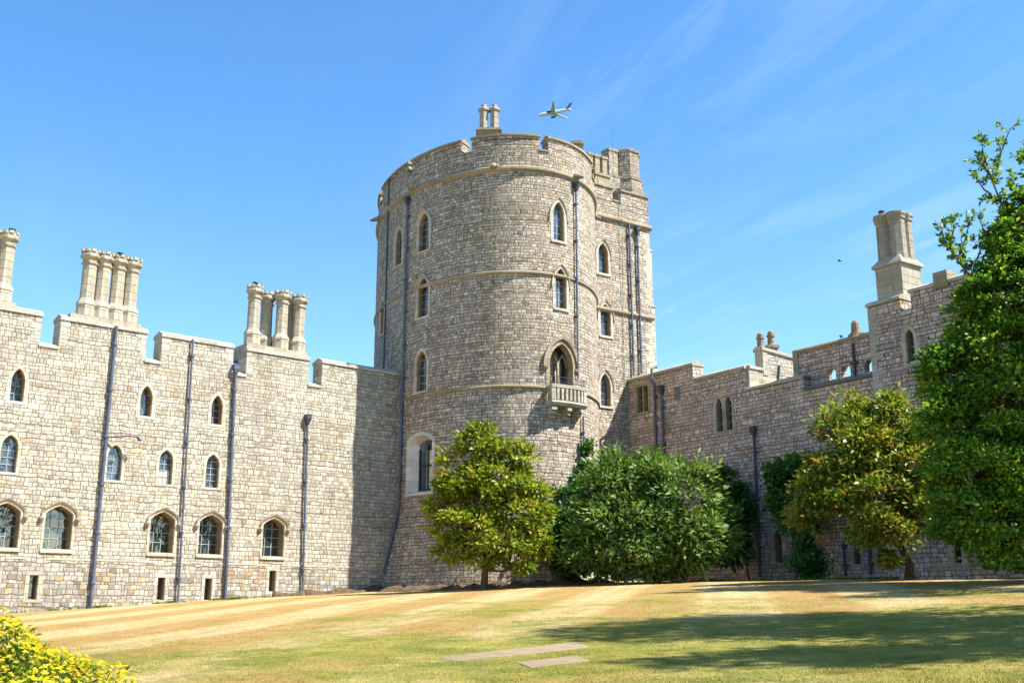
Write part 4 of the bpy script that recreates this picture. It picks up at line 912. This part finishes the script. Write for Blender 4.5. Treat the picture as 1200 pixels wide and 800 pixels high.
# climbers
b2 = gp(676, 54.0)
lb = [lobe(662, 600, 20, 26, 53.6, 26, .4, .5), lobe(660, 640, 26, 26, 53.0, 28, .4, .6), lobe(684, 585, 14, 30, 54.3, 22, .38, .4), lobe(690, 550, 6, 16, 54.7, 7, .3, .25), lobe(690, 528, 3, 10, 54.8, 4, .22, .2), lobe(668, 667, 22, 10, 52.8, 8, .35, .5)]
plant('ivy', 'foliage', 'bright green climber on the round tower between the yellow-green tree and the big rounded shrub', 'climbing plant', b2, at(672, 600, 53.9), lb, 80, .2, .17, 'lf_ivy', 23, r0=.06, tint0=.6)
b3 = gp(880, 53.6)
lb = [lobe(860, 585, 14, 20, 55.4, 16, .42, .6), lobe(866, 612, 12, 28, 54.8, 22, .42, .6), lobe(852, 630, 16, 32, 54.6, 20, .42, .6), lobe(845, 562, 12, 12, 55.8, 8, .4, .5), lobe(868, 640, 9, 18, 54.4, 8, .36, .5)]
plant('ivy', 'foliage', 'dark shaded climber on the right-hand wall just right of the big rounded shrub', 'climbing plant', b3, at(870, 610, 54.8), lb, 70, .3, .15, 'lf_ivy', 24, r0=.07, tint0=.3)
b4 = gp(932, 50.8)
lb = [lobe(926, 555, 24, 16, 51.0, 22, .42, .6), lobe(918, 580, 16, 20, 51.3, 18, .4, .5), lobe(955, 552, 26, 18, 50.4, 20, .45, .7), lobe(950, 585, 26, 24, 50.0, 20, .42, .6), lobe(938, 612, 24, 12, 50.2, 10, .38, .5), lobe(925, 600, 12, 20, 51, 8, .36, .4)]
plant('ivy', 'foliage', 'dark climber bulging from the wall right of the tall black drainpipe, above an arched window', 'climbing plant', b4, at(932, 585, 50.9), lb, 75, .24, .17, 'lf_ivy', 25, r0=.07, tint0=.45)
b5 = gp(945, 48.6)
lb = [lobe(944, 655, 17, 16, 48.4, 18, .36), lobe(938, 635, 9, 12, 48.6, 8, .3), lobe(955, 662, 12, 10, 48.2, 7, .3)]
plant('wall_shrub', 'foliage', 'small dark shrub at the wall foot below the climber, left of the bronze-leaved tree', 'shrub', b5, at(944, 650, 48.5), lb, 70, .2, .13, 'lf_ivy', 26, r0=.05, tint0=.3)
# bronze magnolia
b6 = gp(1066, 41.9)
lb = [lobe(1030, 478, 26, 20, 42.1, 18, .45), lobe(985, 500, 24, 22, 41.9, 18, .45), lobe(1055, 505, 34, 26, 41.9, 26, .48), lobe(1010, 530, 44, 34, 41.7, 38, .5), lobe(1070, 550, 40, 40, 41.5, 36, .5), lobe(980, 560, 36, 30, 41.6, 28, .5), lobe(1020, 590, 56, 34, 41.2, 44, .52), lobe(1080, 600, 34, 30, 41.2, 24, .5), lobe(955, 585, 30, 24, 41.7, 20, .45), lobe(940, 600, 16, 14, 41.7, 7, .38), lobe(1040, 625, 44, 14, 41.1, 16, .42), lobe(1000, 455 + 20, 12, 12, 42.1, 5, .36), lobe(1098, 580, 18, 40, 41.3, 14, .45), lobe(1045, 650, 10, 14, 40.9, 5, .3)]
plant('magnolia_tree', 'crown', 'mid-sized tree with bronze and yellow-green leaves and white blooms against the right-hand wall', 'tree', b6, at(1045, 560, 41.9), lb, 85, .24, .11, 'lf_mag2', 27, r0=.17, tint0=.53, tintv=.25, flat=.5)
def blooms(owner, pts, size):
    r = np.random.default_rng(5); C = []; D = []
    for p in pts:
        for k in range(7):
            a = 2 * math.pi * k / 7; C.append(p); D.append((math.cos(a), math.sin(a), .45))
    C = np.array(C, float); D = unit(np.array(D, float)); N_ = unit(np.tile([0, 0, 1.], (len(C), 1)) - D * D[:, 2:3]); n = len(C)
    leaves('blossom', C, D, N_, np.full(n, size), np.full(n, size * .6), M['bloom'], owner, r.uniform(0, 1, n))
t6 = [o for o in COL.objects if o.name.startswith('magnolia_tree')]
rr = random.Random(3)
blooms(t6[-1], [tuple(at(px, py, 39.6 + rr.uniform(-.5, .3))) for px, py in ((1035, 552), (1028, 553), (1042, 553), (1066, 552), (1030, 462), (1025, 470), (985, 540), (1060, 590), (1010, 575), (1085, 590), (940, 605), (1090, 560), (1073, 592), (975, 575))], .13)
blooms(t6[0], [tuple(at(px, py, 48.3)) for px, py in ((518, 598), (540, 606), (560, 545), (594, 560), (520, 607), (570, 622))], .12)
# the broad tree at the right edge
b7 = (18.6, 35.5, ground_z(18.6, 35.5))
Yb = 35.0
lb = [lobe(1165, 400, 46, 44, Yb, 60, .42), lobe(1200, 350, 50, 50, Yb, 60, .42), lobe(1130, 440, 44, 40, Yb, 60, .42), lobe(1180, 480, 60, 50, Yb - .6, 90, .45), lobe(1120, 500, 36, 40, Yb - .3, 50, .42), lobe(1150, 555, 62, 46, Yb - .8, 95, .45), lobe(1200, 560, 50, 60, Yb - 1, 80, .45), lobe(1165, 610, 62, 40, Yb - 1, 90, .45), lobe(1190, 645, 40, 22, Yb - 1, 34, .4), lobe(1250, 450, 70, 90, Yb, 130, .5), lobe(1260, 580, 70, 80, Yb, 110, .5), lobe(1270, 320, 70, 80, Yb + .3, 90, .5), lobe(1105, 560, 16, 30, Yb - .4, 12, .32), lobe(1100, 425, 14, 18, Yb, 8, .3), lobe(1190, 300, 24, 30, Yb + .2, 18, .34), lobe(1300, 220, 70, 80, Yb + .5, 60, .5), lobe(1330, 400, 60, 140, Yb, 60, .6), lobe(1285, 130, 60, 70, Yb + .5, 40, .5), lobe(1215, 265, 26, 40, Yb + .3, 26, .4), lobe(1240, 200, 30, 50, Yb + .4, 26, .42), lobe(1178, 285, 18, 24, Yb, 16, .36), lobe(1192, 245, 12, 22, Yb, 10, .32), lobe(1160, 318, 22, 18, Yb, 12, .36), lobe(1196, 320, 30, 30, Yb, 22, .4), lobe(1140, 365, 22, 20, Yb, 12, .36), lobe(1350, 300, 80, 130, 31.5, 60, .6), lobe(1390, 330, 90, 130, 28.5, 60, .6), lobe(1150, 350, 26, 26, Yb, 18, .36)]
big = plant('beech_tree', 'crown', 'large dense green tree at the right edge, sprays of leaves reaching into the sky', 'tree', b7, at(1235, 330, Yb), lb, 105, .185, .105, 'lf_tree', 28, r0=.32, flat=.4, tint0=.52, tintv=.24, frac=.15)
# loose sprays against the sky
def spray(owner, paths, seed):
    r = np.random.default_rng(seed); mb = MB(); C = []; D = []
    for pts, w in paths:
        P = [at(px, py, Y) for px, py, Y in pts]; n = len(P); mb.tube(P, [.045 * (1 - .7 * i / (n - 1)) for i in range(n)], 5)
        for i in range(n - 1):
            seg = P[i + 1] - P[i]; k = max(2, int(seg.length * w / 9)); t = seg.normalized()
            for j in range(k):                          # side twigs, each with its leaves strung along it
                p = P[i].lerp(P[i + 1], r.uniform()); d = unit(r.normal(size=3) * np.array([1, .8, .8]) + np.array(t) * .8); l = r.uniform(.15, .5) * (1.25 - .5 * i / n)
                e = p + Vector(d) * l; m = p.lerp(e, .5) + Vector((0, 0, .04)); mb.tube([p, m, e], [.012, .009, .005], 3)
                for q in range(int(7 + l * 14)):
                    f = r.uniform(.15, 1.05); b = p.lerp(e, f); C.append(np.array(b) + r.normal(size=3) * .02); D.append(d * .7 + r.normal(size=3) * .7)
    C = np.array(C); D = unit(np.array(D)); N_ = unit(r.normal(size=C.shape) * .6 + np.array([-.1, -.3, .7])); N_ = unit(N_ - D * np.sum(N_ * D, 1, keepdims=True)); k = r.uniform(.7, 1.25, len(C))
    leaves('leafy_spray', C, D, N_, .2 * k, .11 * k, M['lf_tree'], owner, np.clip(r.normal(.62, .25, len(C)), 0, 1)); mb.build('branch', M['bark'], owner)
Y = Yb
spray(big, [([(1215, 330, Y), (1190, 275, Y), (1172, 235, Y), (1160, 205, Y), (1152, 178, Y), (1150, 155, Y)], 60), ([(1172, 235, Y), (1153, 222, Y), (1143, 208, Y)], 70), ([(1165, 215, Y), (1173, 180, Y), (1184, 150, Y)], 38), ([(1160, 205, Y), (1144, 184, Y)], 55),
            ([(1195, 300, Y), (1170, 285, Y), (1152, 268, Y), (1148, 252, Y)], 60), ([(1160, 345, Y), (1138, 325, Y), (1122, 305, Y), (1108, 285, Y), (1102, 262, Y)], 75), ([(1122, 305, Y), (1130, 285, Y), (1136, 262, Y)], 70), ([(1112, 292, Y), (1118, 268, Y), (1114, 250, Y)], 70), ([(1138, 325, Y), (1150, 290, Y), (1163, 268, Y)], 40),
            ([(1215, 280, Y), (1200, 240, Y), (1190, 222, Y), (1186, 210, Y)], 70), ([(1225, 240, Y), (1205, 200, Y), (1196, 180, Y)], 60), ([(1185, 330, Y), (1170, 310, Y), (1160, 292, Y)], 80), ([(1205, 320, Y), (1190, 280, Y), (1180, 255, Y)], 90)], 31)
# trees standing beyond the right edge of the picture; their shade lies on the lawn
def shade_tree(x, y, h, rad, seed, label, nl=26, per=60):
    z = ground_z(x, y); r = random.Random(seed); lb = []
    for i in range(nl):
        a = r.uniform(0, 6.28); q = r.uniform(0, 1); zz = z + h * (.35 + .6 * q); rr_ = rad * (1 - .75 * abs(q - .4)) * r.uniform(.2, .85)
        lb.append(((x + rr_ * math.cos(a), y + rr_ * math.sin(a), zz), (1.4, 1.4, 1.0), 12, .6))
    plant('beech_tree', 'crown', label, 'tree', (x, y, z), (x, y, z + h * .8), lb, per, .26, .15, 'lf_tree', seed, r0=.3, frac=.1)
shade_tree(17.6, 17.4, 20.5, 5.4, 41, 'tall tree beside the near end of the lawn, right of the picture, shading the grass', 36, 48)

shade_tree(19.2, 11.6, 20.0, 4.8, 43, 'slim tree nearest the camera, right of the picture, at the lawn edge', 24, 48)
# yellow flowering shrub, bottom left
def flowering():
    c = Vector((-4.35, 8.6, 0)); z = ground_z(c.x, c.y); o = empty('flowering_shrub', (c.x, c.y, z), 'low mound of bright yellow flowers at the bottom left corner of the lawn', 'shrub')
    r = np.random.default_rng(77); n = 17000
    def dome(n, lo):
        d = unit(r.normal(size=(n, 3))); d[:, 2] = np.abs(d[:, 2]); k = r.uniform(lo, 1.0, n); bump = 1 + .08 * np.sin(d[:, 0] * 9 + 1) * np.sin(d[:, 1] * 8) + .05 * np.sin(d[:, 2] * 14)
        p = d * (k * bump)[:, None] * np.array([1.5, 1.35, 1.16]); return p + np.array([c.x, c.y, z]), d
    p, d = dome(n, .72); D = unit(d * .7 + r.normal(size=(n, 3)) * .6); N_ = unit(r.normal(size=(n, 3)) * .5 + np.array([0, 0, .8])); N_ = unit(N_ - D * np.sum(N_ * D, 1, keepdims=True)); k = r.uniform(.6, 1.3, n)
    leaves('foliage', p, D, N_, .062 * k, .024 * k, M['lf_spurge'], o, np.clip(r.normal(.5, .25, n), 0, 1))
    m = 7000; p, d = dome(m, .93); p = p + d * r.uniform(-.02, .07, m)[:, None]; C = []; D = []; N_ = []
    for q, dd in zip(p, d):
        up = unit(dd * .6 + np.array([0, 0, .7]) + r.normal(size=3) * .25); u = unit(np.cross(up, r.normal(size=3))); v = np.cross(up, u)
        for j in range(6):
            a = 2 * math.pi * j / 6 + r.uniform(-.3, .3); e = unit(u * math.cos(a) + v * math.sin(a) + up * r.uniform(.1, .6)); C.append(q + e * .004); D.append(e); N_.append(up)
    C = np.array(C); D = np.array(D); N_ = np.array(N_); N_ = unit(N_ - D * np.sum(N_ * D, 1, keepdims=True)); k = r.uniform(.7, 1.25, len(C))
    f = leaves('flowers', C, D, N_, .022 * k, .016 * k, M['petal'], o, r.uniform(0, 1, len(C))); f['kind'] = 'stuff'
    st = MB()
    for i in range(60):
        a = r.uniform(0, 6.28); q = r.uniform(.1, 1); st.tube([(c.x + .3 * math.cos(a), c.y + .3 * math.sin(a), z - .05), (c.x + .8 * q * math.cos(a), c.y + .8 * q * math.sin(a), z + .5), (c.x + 1.35 * q * math.cos(a), c.y + 1.2 * q * math.sin(a), z + 1.1 * math.sqrt(max(0.05, 1 - q * q)))], [.014, .01, .005], 4)
    st.build('stem', M['bark'], o)
flowering()

# grass blades on the near lawn, weeds along the wall foot
def grass():
    r = np.random.default_rng(9); n = 240000; y = 10.5 + 22 * r.uniform(0, 1, n) ** 1.7; x = r.uniform(-.56, .56, n) * y
    keep = ~((np.abs((y - 15.95) - (x - .6) * .55) < .0)); x, y = x[keep], y[keep]; n = len(x)
    for (s0, s1, s2, s3) in SLABS:
        q = np.stack([x, y], 1); ins = np.ones(len(x), bool)
        pts = [s0, s1, s2, s3]
        for i in range(4):
            a, b_ = np.array(pts[i]), np.array(pts[(i + 1) % 4]); ins &= ((b_[0] - a[0]) * (q[:, 1] - a[1]) - (b_[1] - a[1]) * (q[:, 0] - a[0])) > -.015
        x, y = x[~ins], y[~ins]
    n = len(x); z = np.array([ground_z(a, b_) for a, b_ in zip(x, y)])
    C = np.stack([x, y, z - .004], 1); D = unit(r.normal(size=(n, 3)) * np.array([.5, .5, .1]) + np.array([0, 0, 1.])); N_ = unit(r.normal(size=(n, 3))); N_ = unit(N_ - D * np.sum(N_ * D, 1, keepdims=True))
    h = r.uniform(.012, .03, n) * (1 + 1.1 * np.clip(np.sin(x * 2.1 + 1.3 * np.sin(y * 1.7)) * np.sin(y * 2.7 + x * .9), 0, 1) ** 2)
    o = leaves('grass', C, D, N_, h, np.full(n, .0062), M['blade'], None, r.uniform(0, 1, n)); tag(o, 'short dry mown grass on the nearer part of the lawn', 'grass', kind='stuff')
def quad_px(p): # a slab corner seen in the photograph, on the lawn
    out = []
    for px, py in p:
        x, y, z = ray(px, py); k = (.11 - EYE) / (z - .04 * x - .046 * y); out.append((x * k, y * k))
    ar = sum(out[i][0] * out[(i + 1) % 4][1] - out[(i + 1) % 4][0] * out[i][1] for i in range(4))
    return out if ar > 0 else out[::-1]
SLABS = [quad_px([(514, 769), (534, 773), (692, 756), (676, 750)]), quad_px([(604, 774), (622, 780), (692, 772), (676, 766)])]
def slabs():
    for i, pts in enumerate(SLABS):
        mb = MB(); n = len(pts); t = [Vector((x, y, ground_z(x, y) + .003 + .004 * i)) for x, y in pts]; bt = [p - Vector((0, 0, .12)) for p in t]; ce = sum(t, Vector()) / 4; ti = [p.lerp(ce, .012) + Vector((0, 0, .004)) for p in t]
        vs = bt + t + ti; fs = [(i, (i + 1) % 4, (i + 1) % 4 + 4, i + 4) for i in range(4)] + [(i + 4, (i + 1) % 4 + 4, (i + 1) % 4 + 8, i + 8) for i in range(4)] + [(8, 9, 10, 11)]
        mb.add(vs, fs); o = mb.build('stone_slab', M['slab'])
        tag(o, ['longer pale paving slab let into the lawn, the farther of the two', 'shorter pale paving slab let into the lawn, nearer the camera'][i], 'slab', 'paving slabs in the lawn')
slabs(); grass()
def weeds():
    r = np.random.default_rng(14); spots = []
    for i in range(38):
        s = r.uniform(-19.5, -5); p = LW(s, 0, -r.uniform(.02, .25)); spots.append((p.x, p.y))
    for s in (-9.3, -9.1, -5.3, -15.4, -5.2, -12.2): 
        for k in range(14): p = LW(s + r.normal() * .22, 0, -.12 - abs(r.normal()) * .12); spots.append((p.x, p.y))
    for i in range(120):
        s = r.uniform(-6.5, 4); p = TW(s, 2.4, -r.uniform(.2, 1.6)); spots.append((p.x, p.y))
    for i in range(160):
        s = r.uniform(6, 23); p = RW(s, 0, -5.1 - r.normal() * .25); spots.append((p.x, p.y))
    C = []; D = []
    for x, y in spots:
        for k in range(14): C.append((x + r.normal() * .05, y + r.normal() * .05, ground_z(x, y))); D.append((r.normal() * .5, r.normal() * .5, 1))
    C = np.array(C); D = unit(np.array(D)); N_ = unit(r.normal(size=C.shape)); N_ = unit(N_ - D * np.sum(N_ * D, 1, keepdims=True)); n = len(C)
    o = leaves('weeds', C, D, N_, r.uniform(.05, .15, n), np.full(n, .03), M['lf_spurge'], None, np.clip(r.normal(.4, .3, n), 0, 1)); tag(o, 'small tufts of weeds scattered along the foot of the walls', 'weeds', kind='stuff')
weeds()

# ---------------------------------------------------------------- airliner and birds
def airliner():
    c = at(649, 132, 1660); o = empty('airliner', c, 'white passenger jet with blue engines and blue tail fin flying above the tower', 'aeroplane')
    a = R(25); fwd = Vector((-math.cos(a), math.sin(a), .02)).normalized(); port = Vector((-math.sin(a), -math.cos(a), 0)); bank = R(3)
    up = fwd.cross(port); up = up if up.z > 0 else -up; port2 = (port * math.cos(bank) + up * math.sin(bank)); up = (up * math.cos(bank) - port * math.sin(bank))
    def W(x, y, z): return c + fwd * x + port2 * y + up * z      # x forward, y to port, z up
    f = MB(); prof = [(31, .2, -.9), (29.5, 1.4, -.6), (26, 2.6, -.1), (22, 3.05, 0), (-10, 3.05, 0), (-20, 2.4, .5), (-28, 1.2, 1.2), (-31, .4, 1.6)]
    vs = []; n = 14
    for x, r_, dz in prof:
        for k in range(n): t = 2 * math.pi * k / n; vs.append(W(x, r_ * math.cos(t), dz + r_ * math.sin(t)))
    fs = [(i * n + k, i * n + (k + 1) % n, (i + 1) * n + (k + 1) % n, (i + 1) * n + k) for i in range(len(prof) - 1) for k in range(n)] + [tuple(range(n)), tuple(range((len(prof) - 1) * n, len(prof) * n))]
    f.add(vs, fs); f.build('fuselage', M['white'], o, smooth=True)
    def slab(m, P, th, axis):
        a_ = [Vector(p) + axis * th for p in P]; b_ = [Vector(p) - axis * th for p in P]; k = len(P)
        m.add(a_ + b_, [tuple(range(k)), tuple(range(2 * k - 1, k - 1, -1))] + [(i, i + k, (i + 1) % k + k, (i + 1) % k) for i in range(k)])
    for sg in (1, -1):
        w = MB(); slab(w, [W(9, sg * 2.5, -1.4), W(-5, sg * 2.5, -1.4), W(-6.5, sg * 11, -.5), W(-13.5, sg * 31, 2.6), W(-11.3, sg * 31.5, 2.7), W(0.5, sg * 11, -.3)], .35, up); w.build('wing', M['wing'], o)
        e = MB(); e.tube([W(8.5, sg * 9.8, -2.9), W(7.5, sg * 9.8, -2.9), W(3, sg * 9.8, -2.8), W(.5, sg * 9.8, -2.6)], [1.75, 1.95, 1.7, .9], 12); e.build('engine', M['navy'], o)
        h = MB(); slab(h, [W(-22, sg * 1, 1.2), W(-27, sg * 1, 1.2), W(-31, sg * 10.5, 2.2), W(-29, sg * 10.8, 2.2)], .22, up); h.build('tailplane', M['wing'], o)
    v = MB(); slab(v, [W(-20, 0, 2.5), W(-28, 0, 2.2), W(-33, 0, 12), W(-29.5, 0, 12)], .3, port2); v.build('tail_fin', M['navy'], o)
airliner()
def bird(p, label, flying=False, yaw=0., size=1.):
    b = MB(); p = Vector(p); c, s = math.cos(yaw), math.sin(yaw); X = Vector((c, s, 0)); Yv = Vector((-s, c, 0)); Z = Vector((0, 0, 1))
    b.tube([p + X * .24 + Z * .02, p + X * .17 + Z * .05, p + X * .13 + Z * .06, p + X * .02, p - X * .12 - Z * .02, p - X * .3 - Z * .04], [.006, .035, .045, .075, .055, .02], 8)
    if flying:
        for sg in (-1, 1):
            q = [p + X * .08 + Z * .03, p + X * .12 + Yv * sg * .2 + Z * .14, p - X * .02 + Yv * sg * .42 + Z * .12, p - X * .08 + Yv * sg * .2 + Z * .11, p - X * .08 + Z * .02]
            q2 = [v - Z * .012 for v in q]; b.add(q + q2, [(0, 1, 2, 3, 4), (9, 8, 7, 6, 5)] + [(i, i + 5, (i + 1) % 5 + 5, (i + 1) % 5) for i in range(5)])
    else:
        for sg in (-1, 1): b.tube([p + Yv * sg * .025 - Z * .03, p + Yv * sg * .025 - Z * .13], .008, 5)
    b.v = [tuple(p + (Vector(v) - p) * size) for v in b.v]; o = b.build('bird', M['bird'], smooth=True); tag(o, label, 'bird')
d = .62; z1 = RW.px(970, 404, d)[1]; sB = RW.px(987, 400, d)[0]
bird(RW(sB, z1 + .25, d - .05), 'dark bird perched on the parapet above the small open arches', False, 1.0)
bird(at(984, 306, 47), 'small dark bird flying in the open sky left of the big cream chimney', True, 2.4, .42)
